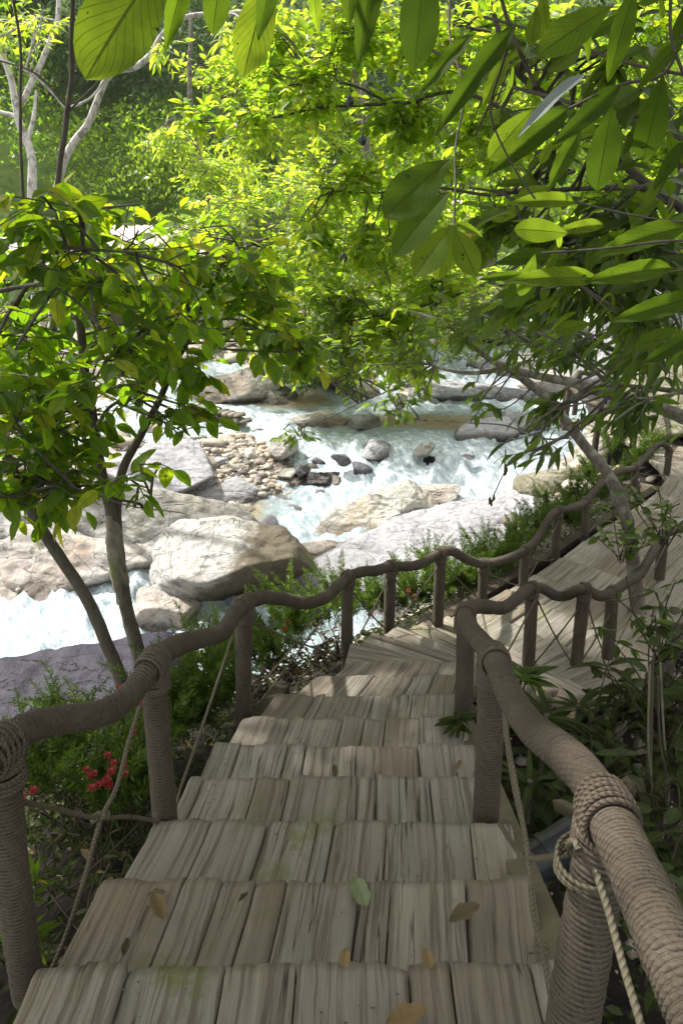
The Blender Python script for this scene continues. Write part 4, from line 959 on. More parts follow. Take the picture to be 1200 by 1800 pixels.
# hanging dead leaves
m_ = MB(); tube(m_, np.array(PL((888, 790, 4.3), (886, 830, 4.3), (868, 868, 4.3), (862, 890, 4.3))), .004, 5)
pp = np.array(PL((888, 815, 4.3), (868, 868, 4.3), (860, 872, 4.3)));
place(m_, leaf_t(6, 4, .25, .9, .8, .5, .5, wave=.1), pp, np.array([[.1, 0, -1], [-.1, 0, -1], [.2, 0, -1.]]), np.array([[0, -1, 0], [.5, -1, 0], [-.4, -1, 0.]]), np.array([.10, .09, .09]), np.array([.0, .1, 0]))
m_.build('withered_leaves', M['dead_leaf'], t.root)

# near dark foliage upper right: hangs from a limb of the canopy tree above the camera
def leaf3(mb, bx, by, tx, ty, d0, d1, w=1.0, tmpl=None, face=None, v=.5):
    a = P(bx, by, d0); b = P(tx, ty, d1); D = b-a; L = np.linalg.norm(D)
    Nn = np.array([[0, -.75, .65]]) if face is None else np.array([face], float)
    T = tmpl or (T_BIG if w > .72 else T_HI); V = T[0].copy(); V[:, 1] *= w
    place(mb, (V, T[1], T[2]), a[None], D[None], Nn, np.array([L]), np.array([v]))

can = Tree('canopy_tree', 'broad leaved tree spreading over the stairs, big leaves hanging into the top of the view', (2.6, -1.2, CZ-2.6), seed=5)
can.limb([(2.6, -1.2, CZ-2.9), (2.5, -1.1, CZ-1), (2.3, -.8, CZ+1), (2.0, 0, CZ+2.4), (1.2, 1.5, CZ+3.2), (0, 3.5, CZ+3.6), (-1.5, 6, CZ+3.8)], .16, .05, 12)
can.limb([(2.3, -.8, CZ+1), (2.2, .8, CZ+1.5), (2.2, 2.2, CZ+1.6), (2.4, 3.6, CZ+1.6), (2.6, 5, CZ+1.8)], .07, .015, 10)
can.limb([(2.0, 0, CZ+2.3), (.5, .4, CZ+2.6), (-1.2, 1.2, CZ+2.8), (-3, 2.5, CZ+3.2)], .07, .02, 10)
can.limb([(1.2, 1.5, CZ+3.2), (2.0, 4.0, CZ+3.6), (3.5, 6.5, CZ+4)], .06, .02, 8)
for (x, y, z, a, b, c, n) in ((-2.6, 5.6, 3.9, 1.5, 1.5, .8, 170), (-1.2, 7.4, 4.2, 1.5, 1.2, .7, 150), (-1.0, 4.2, 3.6, 1.5, 1.5, .8, 170), (.8, 5.6, 4.0, 1.5, 1.4, .8, 130), (-3.3, 3.4, 3.5, 1.4, 1.5, .8, 140), (-1.6, 2.0, 3.2, 1.6, 1.5, .8, 130),
                             (.8, 2.8, 3.3, 1.5, 1.5, .7, 130), (2.8, 3.0, 3.0, 1.3, 1.6, .8, 110), (.8, .3, 3.0, 2.0, 1.2, .7, 90), (-2.2, -.3, 3.0, 1.6, 1.4, .7, 80), (3.0, 5.6, 3.6, 1.2, 1.2, .7, 30), (-4.2, 5.2, 4.2, 1.4, 1.4, .7, 150), (-2.0, 9.2, 4.6, 1.4, 1.0, .5, 100), (-.8, 8.4, 4.5, 1.2, 1.0, .5, 60), (-4.6, 4.6, 4.0, 1.4, 1.5, .8, 60), (-4.4, 6.8, 4.4, 1.4, 1.3, .7, 30), (1.2, 7.6, 4.6, 1.5, 1.2, .6, 30), (-3.0, 7.2, 4.4, 1.2, 1.0, .5, 90), (-1.4, 5.4, 4.9, 1.4, 1.4, .5, 90), (.2, 6.8, 5.0, 1.6, 1.2, .5, 90), (-5.4, 2.6, 4.0, 1.2, 1.5, .7, 110), (-1.6, 3.4, 5.2, 2.6, 2.6, .6, 260), (-1.6, 6.4, 5.6, 2.8, 1.8, .6, 220),  # out of view; several masses added to keep sun off stairs and deck
                             (0, -2.6, 2.0, 2.2, 1.0, 1.6, 170), (3.4, -2.2, 1.8, 1.8, 1.0, 1.6, 130), (-3.4, -2.4, 2.0, 1.8, 1.0, 1.6, 130), (5.0, 1.0, 2.2, 1.0, 1.6, 1.5, 140), (5.4, 3.4, 2.6, 1.0, 1.3, 1.4, 120), (-5.6, .2, 2.4, 1.2, 1.4, 1.2, 90)):  # unseen masses behind and beside the camera, added to cut sky light
    can.blob((x, y, CZ+z), (a, b, c), int(n*1.15), 9, .30, T_LO, twr=.006, sub=6)
_hx = [P(230, 520, 4.6), P(350, 450, 5.2), P(330, 600, 4.9), P(90, 620, 4.2), P(470, 560, 5.2), P(60, 780, 3.9)]
_hp = _hx + [P(215, 0, 1.2), P(300, 20, 1.25), P(450, 30, 1.4), P(740, 360, 1.25), P(800, 440, 1.35), P(1000, 420, 1.65), P(1100, 480, 1.6), P(100, 480, 3.8), P(160, 620, 3.7), P(60, 350, 3.7)]
_sd = np.array(SUN)
def gaps(mb, tmpl, pts, rad):  # clears canopy leaves along the sun rays so chosen leaves are lit
    nv = len(tmpl[0]); V = np.concatenate(mb.V); A = np.concatenate(mb.A); U = np.concatenate(mb.U); n = len(V)//nv
    c = V.reshape(n, nv, 3).mean(1); keep = np.ones(n, bool)
    for q, rr in zip(pts, rad):
        d = c - q; tt = d @ _sd; keep &= ~((np.linalg.norm(d - tt[:, None]*_sd, axis=1) < rr) & (tt > 0))
    V = V.reshape(n, nv, 3)[keep].reshape(-1, 3); m = keep.sum()
    mb.V = [V]; mb.A = [A.reshape(n, nv)[keep].ravel()]; mb.U = [U.reshape(n, nv, 2)[keep].reshape(-1, 2)]
    mb.F4 = [(tmpl[1][None] + (np.arange(m)*nv)[:, None, None]).reshape(-1, 4)]; mb.n = len(V)
gaps(can.cr, T_LO, _hp, [.4, .45, .4, .38, .45, .35] + [.34, .3, .25, .3, .32, .25, .22, .45, .4, .4])
big = MB()
# individually seen hanging leaves (base, tip, distance)
for q in ((300, -90, 145, 118, 1.25, 1.15, .95, .8), (345, -110, 290, 72, 1.3, 1.25, .55, .5), (395, -90, 372, 58, 1.3, 1.3, .75, .35), (480, -60, 425, 125, 1.45, 1.4, .75, .9), (500, -120, 450, 65, 1.2, 1.2, .6, .1), (545, -60, 560, 55, 1.5, 1.5, .6, .7),
          (620, -110, 605, 45, 1.1, 1.1, .7, .2), (665, -110, 632, 98, 1.15, 1.1, .55, .05), (745, -90, 735, 112, 1.2, 1.15, .75, .0), (905, 45, 765, 215, 1.35, 1.3, .42, .1), (830, 60, 735, 150, 1.5, 1.45, .5, .25),
          (790, 280, 678, 372, 1.25, 1.2, 1.05, .35), (790, 335, 690, 440, 1.3, 1.25, .8, .5), (795, 395, 730, 478, 1.35, 1.3, 1.0, .8), (797, 400, 770, 486, 1.36, 1.32, .75, 1.0), (797, 400, 835, 480, 1.35, 1.3, .95, .9), (800, 392, 852, 410, 1.4, 1.4, .6, .6),
          (1075, 10, 950, 85, 1.5, 1.45, .8, .6), (1110, -10, 1070, 140, 1.5, 1.5, .7, .4), (1200, 70, 1118, 150, 1.4, 1.4, .6, .4), (1087, 150, 985, 245, 1.5, 1.45, .55, .0), (1075, 180, 1050, 335, 1.5, 1.5, .8, .15), (1165, 130, 1130, 290, 1.4, 1.45, .75, .1),
          (1000, 190, 870, 290, 1.7, 1.6, .5, .1), (1020, 230, 960, 330, 1.7, 1.7, .7, .35), (1200, 250, 1150, 330, 1.2, 1.2, .7, .0), (1010, 355, 905, 345, 1.7, 1.65, .55, .7), (1060, 395, 985, 400, 1.75, 1.7, .6, .8), (1000, 410, 910, 400, 1.65, 1.6, .75, .7),
          (980, 400, 985, 435, 1.7, 1.7, .8, .8), (1050, 490, 900, 480, 1.6, 1.55, .5, .7), (1180, 470, 1040, 485, 1.6, 1.55, .55, .5), (1200, 400, 1060, 430, 1.7, 1.6, .55, .5), (1230, 520, 1080, 560, 1.4, 1.4, .6, .3), (1230, 580, 1130, 640, 1.3, 1.3, .6, .0)):
    bx, by, tx, ty, d0, d1, w_, v_ = q
    leaf3(big, bx, by, tx, ty, d0, d1, w_, None, (random.uniform(-.3, .3), -.85, random.uniform(.2, .55)), v_)
_r = np.random.default_rng(77)
for k_ in range(54):
    bx = _r.uniform(880, 1250); by = _r.uniform(-60, 600); ds = _r.uniform(1.6, 2.7); L_ = _r.uniform(50, 112)*1.6/ds*1.1; an_ = _r.uniform(1.75, 3.3) if by > 300 else _r.uniform(1.3, 2.7)
    leaf3(big, bx, by, bx + L_*math.cos(an_), by + L_*math.sin(an_), ds, ds - _r.uniform(-.06, .06), _r.uniform(.45, .95), None, (_r.uniform(-.6, .6), -_r.uniform(.3, 1), _r.uniform(.1, .9)), _r.uniform(0, .8))
can.root_big = big.build('hanging_leaves', M['leaf_big'], can.root)
m_ = MB()
leaf3(m_, 1028, 130, 908, 215, 1.5, 1.45, .36, None, (.5, -.2, .9), .5)
m_.build('underside_leaf', leaf_mat('leaf_underside', [(0, (.20, .24, .26)), (1, (.30, .34, .36))], [(0, (.1, .14, .08)), (1, (.1, .14, .08))], .2, .5), can.root)
m_ = MB()
for pts, r in ((PL((795, -80, 1.7), (790, 60, 1.6), (815, 160, 1.5), (800, 260, 1.45), (800, 330, 1.4), (797, 400, 1.36)), .0022), (PL((905, 45, 1.36), (880, 120, 1.5), (862, 200, 1.6), (900, 290, 1.6), (940, 350, 1.6)), .002),
               (PL((1240, 395, 1.7), (1120, 380, 1.7), (1010, 355, 1.7)), .002), (PL((1260, 420, 1.6), (1160, 425, 1.6), (1060, 437, 1.62), (950, 445, 1.65)), .0025), (PL((1260, 470, 1.6), (1160, 480, 1.6), (1050, 490, 1.62), (950, 510, 1.6)), .002),
               (PL((1200, 60, 1.5), (1165, 130, 1.5), (1087, 150, 1.5), (1000, 190, 1.6)), .003), (PL((1180, -50, 1.4), (1178, 60, 1.4), (1200, 130, 1.4)), .003), (PL((500, -150, 1.3), (400, -100, 1.3), (300, -95, 1.25)), .003), (PL((900, -60, 1.3), (740, -95, 1.2), (620, -115, 1.1), (500, -130, 1.25)), .004),
               (PL((1250, 140, 2.6), (1100, 110, 2.8), (960, 60, 3), (850, 30, 3.2)), .005), (PL((1250, 260, 2.6), (1000, 180, 3.2), (860, 140, 3.6), (760, 90, 4)), .007), (PL((940, 150, 3.4), (900, 60, 3.4), (870, -40, 3.4)), .008)):
    m_ = MB(); tube(m_, spline(pts, 8), r, 6); m_.build('hanging_twig', M['bark_dark'], can.root)
can.done('bark_dark', 'leaf_canopy')

t = Tree('shade_tree', 'dark leafy tree filling the upper right corner above the boardwalk', (4.2, 4.5, CZ-2.8), seed=6)
t.limb([(4.2, 4.6, CZ-3.0), (4.0, 4.6, CZ-1.5), (3.6, 4.4, CZ), (3.2, 4.2, CZ+1.2), (2.6, 4.0, CZ+2.2)], .12, .05, 12)
t.limb(PL((1300, 420, 4.3), (1150, 330, 4.0), (1000, 200, 3.9), (900, 120, 3.9), (870, 30, 4.0)), .028, .012, 9)
t.limb(PL((1300, 620, 4.3), (1180, 520, 3.8), (1050, 470, 3.6), (930, 440, 3.5)), .018, .006, 8)
t.limb(PL((1150, 330, 4.0), (1020, 330, 3.7), (900, 340, 3.6), (820, 330, 3.6)), .018, .005, 7)
for (px, py, y, a, b, d, n) in ((1120, 60, 3.2, 100, 80, .5, 8), (960, 60, 3.6, 100, 70, .5, 7), (1130, 200, 3.0, 90, 80, .5, 10), (1000, 260, 3.4, 100, 80, .5, 9), (880, 240, 4.2, 80, 90, .5, 6), (1120, 340, 2.8, 100, 70, .4, 13),
                                (1000, 440, 3.2, 110, 60, .4, 28), (1140, 460, 2.7, 80, 60, .4, 26), (1060, 540, 3.2, 120, 50, .4, 30), (930, 530, 3.8, 90, 45, .4, 20), (1160, 560, 2.6, 70, 60, .4, 20), (900, 400, 3.8, 70, 60, .4, 16), (1150, 640, 3.2, 60, 40, .3, 14)):
    t.pblob(px, py, y, a, b, d, int(n*.95), 7, .14, T_LA if py > 535 else T_OV, dirb=(-.35, -.1, -.3), v=(0, .9), sub=5)
t.done('bark_dark', 'leaf_dark')

# bright trees over the river, middle of the picture
t = Tree('bright_tree', 'sunlit yellow green tree leaning over the river from the right, centre of the view', (4.5, 8.5, CZ-3.2), seed=7)
t.limb([(4.6, 8.7, CZ-3.3), (4.3, 8.6, CZ-1.5), (3.8, 8.6, CZ), (3.2, 8.5, CZ+1.2)], .10, .06, 10)
t.limb(PL((1010, 250, 8.5), (900, 200, 8.6), (800, 160, 8.7), (700, 180, 8.8), (620, 150, 8.9), (520, 140, 9)), .028, .006, 8)
t.limb(PL((1010, 300, 8.5), (880, 340, 8.6), (760, 330, 8.8), (650, 340, 9), (560, 330, 9)), .024, .006, 8)
t.limb(PL((1010, 400, 8.3), (850, 500, 8.2), (700, 550, 8.2), (560, 570, 8.3), (470, 560, 8.4)), .022, .005, 7)
t.limb(PL((700, 180, 8.8), (560, 190, 9), (460, 210, 9.2), (360, 215, 9.3), (300, 200, 9.3)), .02, .005, 7)
t.limb(PL((880, 60, 8.5), (760, 40, 8.6), (640, 60, 8.8)), .02, .005, 7)
for (px, py, y, a, b, d, n) in ((620, 60, 9, 110, 60, .9, 50), (760, 80, 8.8, 110, 70, .9, 50), (880, 60, 9, 110, 80, .9, 50), (560, 160, 9, 90, 60, .8, 40), (700, 220, 9, 110, 70, .9, 55), (850, 250, 9, 110, 80, .9, 60),
                                (600, 320, 9.2, 100, 60, .8, 40), (730, 370, 9.5, 110, 60, .8, 50), (880, 380, 9.5, 100, 60, .8, 50), (430, 200, 9.2, 80, 45, .6, 26), (330, 205, 9.3, 50, 35, .5, 12), (480, 130, 9.5, 70, 60, .7, 22), (470, 70, 9.5, 60, 50, .7, 16), (1000, 180, 9, 120, 100, 1, 40), (1050, 350, 9, 120, 100, 1, 50), (1120, 60, 9, 110, 90, 1, 50), (1160, 220, 9, 90, 100, 1, 45), (1160, 420, 9.5, 90, 90, 1, 45), (980, 480, 10, 110, 60, 1, 40), (480, 580, 8.3, 80, 55, .6, 36), (580, 520, 8.3, 90, 60, .7, 40), (610, 620, 8.1, 80, 45, .5, 34), (700, 560, 8.2, 90, 60, .6, 40), (780, 500, 8.3, 80, 60, .6, 34), (720, 640, 8.0, 60, 35, .5, 20), (540, 430, 8.8, 90, 60, .7, 36), (670, 450, 8.8, 90, 60, .7, 36)):
    t.pblob(px, py, y, a, b, d, int(n*1.35), 10, .16, T_LO, v=(0, 1), sub=6)
br = t
# dark round fruit
for (px, py) in ((615, 178), (637, 247), (604, 452)):
    c = P(px, py, 8.2); V, Fc = ICO[3]; m_ = MB(); m_.add(c + V*np.array([.04, .04, .05])*(1+.06*fbm(V*4, 3)[:, None]), Fc, .5); tube(m_, np.array([c+[0, 0, .05], c+[.01, 0, .15], c+[.03, 0, .3]]), .005, 5)
    m_.build('fruit', M['pipe'], t.root)
t.done('bark_dark', 'leaf_bright')

t = Tree('bank_tree', 'bright bushy tree on the far bank behind the rapids', (1.2, 17.5, CZ-3.4), seed=8)
t.limb([(1.2, 17.6, CZ-3.6), (1.0, 17.4, CZ-1.5), (.6, 17, CZ+.5), (.4, 16.6, CZ+2.5)], .13, .05, 10)
t.limb([(1.0, 17.4, CZ-1.5), (2.2, 16.8, CZ-.6), (3.4, 16.2, CZ+.4)], .07, .02, 8)
t.limb([(1.0, 17.4, CZ-1.2), (-.3, 16.6, CZ-.8), (-1.4, 16, CZ-.2)], .07, .02, 8)
t.limb([(1.6, 17, CZ-3.3), (1.9, 16, CZ-2.2), (2.4, 15, CZ-1.6)], .05, .02, 8)
for (px, py, y, a, b, d, n) in ((560, 430, 16, 120, 70, 1.4, 110), (680, 470, 15.5, 110, 70, 1.4, 110), (500, 520, 15.5, 90, 60, 1.2, 80), (620, 560, 14.5, 120, 60, 1.2, 110), (760, 560, 15.0, 80, 60, 1.0, 60), (700, 400, 17, 120, 80, 1.4, 90), (540, 320, 17, 100, 70, 1.5, 80),
                                (660, 640, 13.8, 90, 40, .8, 60), (520, 640, 14.6, 70, 40, .8, 30), (400, 380, 16, 80, 60, 1.2, 50), (830, 500, 15.5, 60, 50, 1.0, 30)):
    t.pblob(px, py, y, a*1.1, b*1.1, d*1.1, int(n*1.2), 10, .175, T_LO, v=(.25, 1), sub=6, twr=.006)
t.done('bark', 'leaf_bright')

t = Tree('bank_tree', 'yellow green feathery tree on the far bank left of centre', (-3.2, 19.5, CZ-3), seed=9)
t.limb([(-3.2, 19.6, CZ-3.2), (-3.1, 19.4, CZ-.5), (-3.4, 19, CZ+2), (-3.2, 18.6, CZ+4)], .11, .04, 10)
for (px, py, y, a, b, d, n) in ((300, 250, 18, 60, 30, 1.0, 50), (370, 300, 18.5, 80, 40, 1.2, 70), (330, 400, 18, 70, 50, 1.2, 60), (420, 330, 18.5, 70, 60, 1.2, 60), (440, 460, 18, 70, 50, 1.2, 60), (270, 470, 18, 60, 50, 1, 50)):
    t.pblob(px, py, y, a, b, d, n, 14, .20, T_LL, v=(.3, 1), sub=6, twr=.006, nup=1)
t.done('bark', 'leaf_bright')

t = Tree('bank_tree', 'tall lime green tree standing against the forest slope, upper middle', (1.0, 23.5, CZ-2.3), seed=21)
t.limb([(1.0, 23.6, CZ-2.5), (.8, 23.4, CZ+.5), (.4, 23, CZ+3.5), (.2, 22.6, CZ+6)], .16, .06, 10)
t.limb([(.8, 23.4, CZ+.5), (-2.2, 22.8, CZ+2.2), (-4.4, 22, CZ+3.6)], .09, .03, 8)
t.limb([(.8, 23.4, CZ+.8), (3.2, 22.8, CZ+2.4), (5.4, 22, CZ+3.6)], .09, .03, 8)
for (px, py, y, a, b, d, n) in ((400, 130, 22, 90, 60, 1.6, 80), (480, 40, 22.5, 100, 60, 1.6, 80), (620, 60, 22.5, 110, 70, 1.6, 90), (760, 100, 22, 110, 80, 1.6, 90), (540, 220, 22, 110, 70, 1.5, 100), (680, 260, 22, 110, 70, 1.5, 100), (430, 260, 22.3, 70, 60, 1.3, 60),
                                (880, 180, 22, 110, 90, 1.6, 90), (900, 330, 22, 110, 70, 1.4, 80), (1000, 60, 22.5, 110, 80, 1.6, 70), (800, 400, 21.5, 90, 50, 1.2, 60), (1080, 250, 22, 110, 100, 1.6, 70)):
    t.pblob(px, py, y, a, b, d, n, 11, .25, T_LO, v=(.2, 1), sub=6, twr=.008)
t.done('bark', 'leaf_bright')

t = Tree('bank_bush', 'low green bush at the rim of the brown pool', (-.6, 17.2, CZ-3.9), cat='bush', seed=10)
t.limb([(-.6, 17.3, CZ-4.1), (-.6, 17.2, CZ-3.6), (-.5, 17, CZ-3.2)], .04, .02, 7)
for (px, py, y, a, b, d, n) in ((520, 660, 16.6, 50, 35, .7, 60), (580, 640, 16.6, 50, 35, .7, 50)):
    t.pblob(px, py, y, a, b, d, n, 9, .17, T_LL, v=(0, .7), sub=5, twr=.005)
t.done('bark', 'leaf_far')

t = Tree('bank_bush', 'straggly grey green shrub on the far bank under the stone wall', (1.9, 19.8, CZ-2.9), cat='bush', seed=12)
t.limb([(1.9, 19.9, CZ-3.2), (1.9, 19.8, CZ-2.5), (2.1, 19.6, CZ-1.8)], .05, .02, 7)
for (px, py, y, a, b, d, n) in ((730, 560, 19, 80, 50, .8, 60), (660, 590, 18.6, 60, 40, .7, 40), (800, 620, 18, 50, 25, .5, 30)):
    t.pblob(px, py, y, a, b, d, n, 9, .18, T_LL, v=(0, .6), sub=6, twr=.009)
t.done('bark', 'leaf_far')

# white barked trees upper left
t = Tree('white_tree', 'slender white barked tree with a forked top, upper left', P(97, 470, 10.5), seed=13)
t.limb(PL((90, 780, 10.6), (95, 470, 10.5), (92, 400, 10.5), (100, 330, 10.5), (115, 280, 10.5), (150, 225, 10.5), (172, 165, 10.5), (192, 125, 10.5), (235, 115, 10.4), (262, 95, 10.4), (285, 60, 10.3), (330, 30, 10.3), (430, 20, 10.2)), .085, .022, 10, wig=.05)
t.limb(PL((120, 195, 10.4), (85, 155, 10.3), (40, 120, 10.2), (-30, 95, 10.2)), .018, .01, 6)
t.limb(PL((122, 190, 10.4), (160, 170, 10.3), (195, 120, 10.3)), .018, .01, 6)
for (px, py, y, a, b, d, n) in ((60, 30, 10.2, 70, 35, .6, 14), (300, 90, 10.2, 60, 30, .5, 10), (420, 60, 10.2, 60, 35, .6, 14)):
    t.pblob(px, py, y, a, b, d, n, 9, .17, T_LL, v=(.2, 1), sub=4)
t.done('bark_white', 'leaf_bright')
t = Tree('white_tree', 'pale branching tree at the upper left edge of the view', P(55, 300, 13), seed=14)
t.limb(PL((62, 560, 13), (58, 300, 13), (40, 220, 13), (22, 150, 13), (0, 90, 13), (-30, 30, 13)), .10, .04, 10, wig=.06)
t.limb(PL((40, 180, 13), (65, 130, 13), (90, 70, 13), (104, 30, 13), (104, -40, 13)), .05, .03, 8)
t.limb(PL((48, 250, 13), (60, 210, 13), (65, 160, 13)), .04, .02, 7)
t.limb(PL((32, 205, 13), (10, 200, 13), (-30, 190, 13)), .04, .03, 7)
t.limb(PL((-30, 80, 12.5), (30, 50, 12.5), (60, 30, 12.5), (100, 36, 12.5)), .02, .01, 6)
for (px, py, y, a, b, d, n) in ((30, 60, 13, 60, 50, .8, 16),):
    t.pblob(px, py, y, a, b, d, n, 9, .2, T_LL, v=(.2, 1), sub=4)
t.done('bark_white', 'leaf_bright')
t = Tree('dark_sapling', 'pair of thin dark stems crossing the upper left corner', P(35, 330, 8), seed=15)
t.limb(PL((60, 700, 8), (40, 330, 8), (36, 180, 8), (35, 80, 8), (15, -40, 8)), .025, .012, 7)
t.limb(PL((92, 720, 8.6), (97, 420, 8.5), (105, 300, 8.4), (118, 220, 8.4), (122, 150, 8.4), (125, 70, 8.3), (127, -40, 8.3)), .045, .022, 8, wig=.04)
t.limb(PL((120, 190, 8.4), (60, 130, 8.4), (-20, 100, 8.4)), .012, .006, 6)
t.limb(PL((122, 195, 8.4), (165, 150, 8.4), (190, 122, 8.4)), .012, .006, 6)
for (px, py, y, a, b, d, n) in ((60, 400, 8, 50, 60, .4, 8), (20, -10, 8, 60, 30, .4, 8)):
    t.pblob(px, py, y, a, b, d, n, 8, .14, T_LO, v=(.2, 1), sub=3)
t.done('bark_dark', 'leaf_far')

# ------------------------------------------------------------------ forest on the far slopes (one mass)
def forest(name, label, n, xr, yr, seed, mat, rad=(1.6, 3.2), leaf=.42, per=230):
    r = np.random.default_rng(seed); mb = MB(); PP, DD, NN, SS, AA = [], [], [], [], []
    for k in range(n):
        x = r.uniform(*xr); y = yr[0] + (yr[1]-yr[0])*r.random()**1.25
        if abs(x) > y*.62 + 6: continue
        z = float(th(np.array(x), np.array(y))) + CZ; R = r.uniform(*rad); tint = r.beta(1.4, 2.2)
        sq = r.uniform(.8, 1.5); m = int(per*(R/2.4)**2)
        for sb in range(6):
            u = nrm(r.normal(size=3)); u[2] = abs(u[2]); c = np.array([x, y, z+R*.9*sq]) + u*R*.6*np.array([1, 1, sq]); rr = R*r.uniform(.35, .6); mm = m//5
            d = nrm(r.normal(size=(mm, 3))*np.array([1, 1, .9]) + [0, -.25, .3]); pos = c + d*rr*r.uniform(.8, 1.08, (mm, 1))
            PP.append(pos); NN.append(d + r.normal(size=(mm, 3))*.6); dd = r.normal(size=(mm, 3)); dd[:, 2] -= .7; DD.append(dd)
            SS.append(leaf*r.uniform(.6, 1.3, mm)*(1 if y < 40 else 1.25)); AA.append(np.clip(tint + r.normal(size=mm)*.1, 0, 1))
    place(mb, T_Q, np.concatenate(PP), np.concatenate(DD), np.concatenate(NN), np.concatenate(SS), np.concatenate(AA))
    o = mb.build(name, M[mat]); tag(o, label, 'forest', None, 'stuff')
forest('forest', 'dense forest covering the far mountain side', 420, (-34, 30), (33, 66), 31, 'leaf_forest', leaf=.26, per=620)
forest('forest_edge', 'scrubby trees along the foot of the slope', 90, (-16, 16), (27, 35), 32, 'leaf_far', (1.1, 2.0), .19, 800)
forest('undergrowth', 'low green scrub on the far river bank', 110, (-12, 11), (18.5, 26), 33, 'leaf_far', (.35, .75), .12, 1400)

# ------------------------------------------------------------------ far bank buildings and wall
def box(mb, c, s, a=.5, rz=0):
    c = np.asarray(c, float); s = np.asarray(s, float)/2
    V = np.array([[i, j, k] for i in (-1, 1) for j in (-1, 1) for k in (-1, 1)])*s
    q = math.cos(rz), math.sin(rz); V = V @ np.array([[q[0], q[1], 0], [-q[1], q[0], 0], [0, 0, 1]]) + c
    mb.add(V, [[0, 1, 3, 2], [4, 6, 7, 5], [0, 4, 5, 1], [2, 3, 7, 6], [0, 2, 6, 4], [1, 5, 7, 3]], a)
def hut(label, base, w_, d_, h_, roofm, open_front=True):
    b = np.asarray(base, float); t = thing('market_hut', label, 'hut', b)
    for sx in (-1, 1):
        for sy in (-1, 1):
            m = MB(); box(m, b + [sx*w_/2, sy*d_/2, h_/2], (.12, .12, h_)); m.build('post', M['wood_dark'], t, False)
    m = MB(); box(m, b + [0, d_/2-.1, h_/2], (w_-.14, .08, h_-.02)); m.build('back_wall', M['plaster'], t, False)
    m = MB(); box(m, b + [0, -d_/2-.12, .5], (w_, .06, .9)); m.build('counter', M['wood_mossy'], t, False)
    m = MB(); n = 26
    xs = np.linspace(-w_/2-.4, w_/2+.4, n*4); prof = .035*np.abs(np.sin(np.arange(n*4)*math.pi/4))
    for side in (-1, 1):
        rows = np.stack([np.stack([b[0]+xs, np.full_like(xs, b[1]+side*(d_/2+.5)), b[2]+h_+prof-.05], 1), np.stack([b[0]+xs, np.full_like(xs, b[1]), b[2]+h_+d_*.38+prof], 1)])
        m.add(rows.reshape(-1, 3), grid_faces(2, n*4), .5); rows = rows.copy(); rows[..., 2] -= .06; m.add(rows.reshape(-1, 3), grid_faces(2, n*4), .5)
    m.build('roof', M[roofm], t, False)
    return t
bl = P(205, 520, 22.5); bl[2] = CZ-3.0
hut('long hut with a pale pink roof seen through the left tree', bl + [0, 0, 0], 5.0, 2.4, 1.75, 'roof')
br_ = P(800, 480, 25.5); br_[2] = CZ-2.25
hut('small hut with red lanterns, seen below the big hanging leaves', br_, 2.2, 1.6, 2.0, 'roof')
M['red'] = flat_mat('red_lantern', (.75, .04, .03), .5); M['gold'] = flat_mat('lantern_trim', (.7, .45, .1), .5)
def lantern(x, y, z, s, label):
    t = thing('lantern', label, 'lantern', (x, y, z), 'red lanterns under the far roofs')
    V, Fc = ICO[3]; rb = 1+.05*np.cos(8*np.arctan2(V[:, 1], V[:, 0]))
    m = MB(); m.add(V*[s, s, s*.8]*rb[:, None]+[x, y, z], Fc); m.build('lamp_body', M['red'], t)
    m = MB(); tube(m, np.array([[x, y, z+s*.7], [x, y, z+s*1.0]]), s*.4, 8); tube(m, np.array([[x, y, z-s*1.0], [x, y, z-s*.7]]), s*.4, 8); tube(m, np.array([[x, y, z-s*2], [x, y, z-s*1.0]]), s*.15, 6); m.build('trim', M['gold'], t)
for k in range(4):
    lantern(br_[0]-.8+.52*k, br_[1]-1.15, br_[2]+1.6, .17, 'red lantern in a row under the roof of the small lantern hut')
for k in range(4):
    lantern(bl[0]-1.9+1.2*k, bl[1]-1.5, bl[2]+1.35, .15, 'red lantern in a row under the long pink hut roof')
M['goods'] = flat_mat('goods_orange', (.75, .22, .06), .6)
r_ = np.random.default_rng(2)
for k in range(6):
    x = br_[0]-.85+k*.34; m = MB(); c = np.array([x, br_[1]-.95, br_[2]+1.06]); V, Fc = ICO[2]
    for j in range(9): m.add(V*.07 + c + [r_.uniform(-.11, .11), r_.uniform(-.1, .1), .0+.05*(j % 3)], Fc)
    tag(m.build('goods_heap', M['goods' if k % 2 else 'red'], loc=c), 'heap of red and orange wares on the counter of the lantern hut', 'goods', 'wares on the far counter')

# stone wall on the far bank, and low rubble wall by the gravel bar
def stone_wall(name, label, a, b, h, th_, s, seed):
    r = np.random.default_rng(seed); a, b = np.asarray(a, float), np.asarray(b, float); L = np.linalg.norm((b-a)[:2]); T = (b-a)/L; Nn = np.array([-T[1], T[0], 0]); m = MB()
    rz = math.atan2(T[1], T[0]); tm = [rock_geo((1, .9, .75), 700+i, 0, n=2, planes=8, rough=.03)[0] for i in range(5)]; Fc = ICO[2][1]
    z = 0
    while z < h:
        x = r.uniform(-.5, 0)*s
        while x < L:
            w_ = s*r.uniform(.6, 1.3); p = a + T*(x+w_/2) + [0, 0, z+s*.35]
            V = tm[r.integers(5)]*np.array([w_*.56, th_*.55, s*.46]); q = math.cos(rz), math.sin(rz)
            m.add(V @ np.array([[q[0], q[1], 0], [-q[1], q[0], 0], [0, 0, 1]]) + p + Nn*r.uniform(-.03, .03), Fc, r.uniform(0, .55)); x += w_
        z += s*.72
    return tag(m.build(name, M['cobble']), label, 'wall')
stone_wall('stone_wall', 'tall grey stone retaining wall behind the upper rapids', G(790, 600, -3.1), G(1010, 590, -3.0), 1.5, .5, .32, 1)
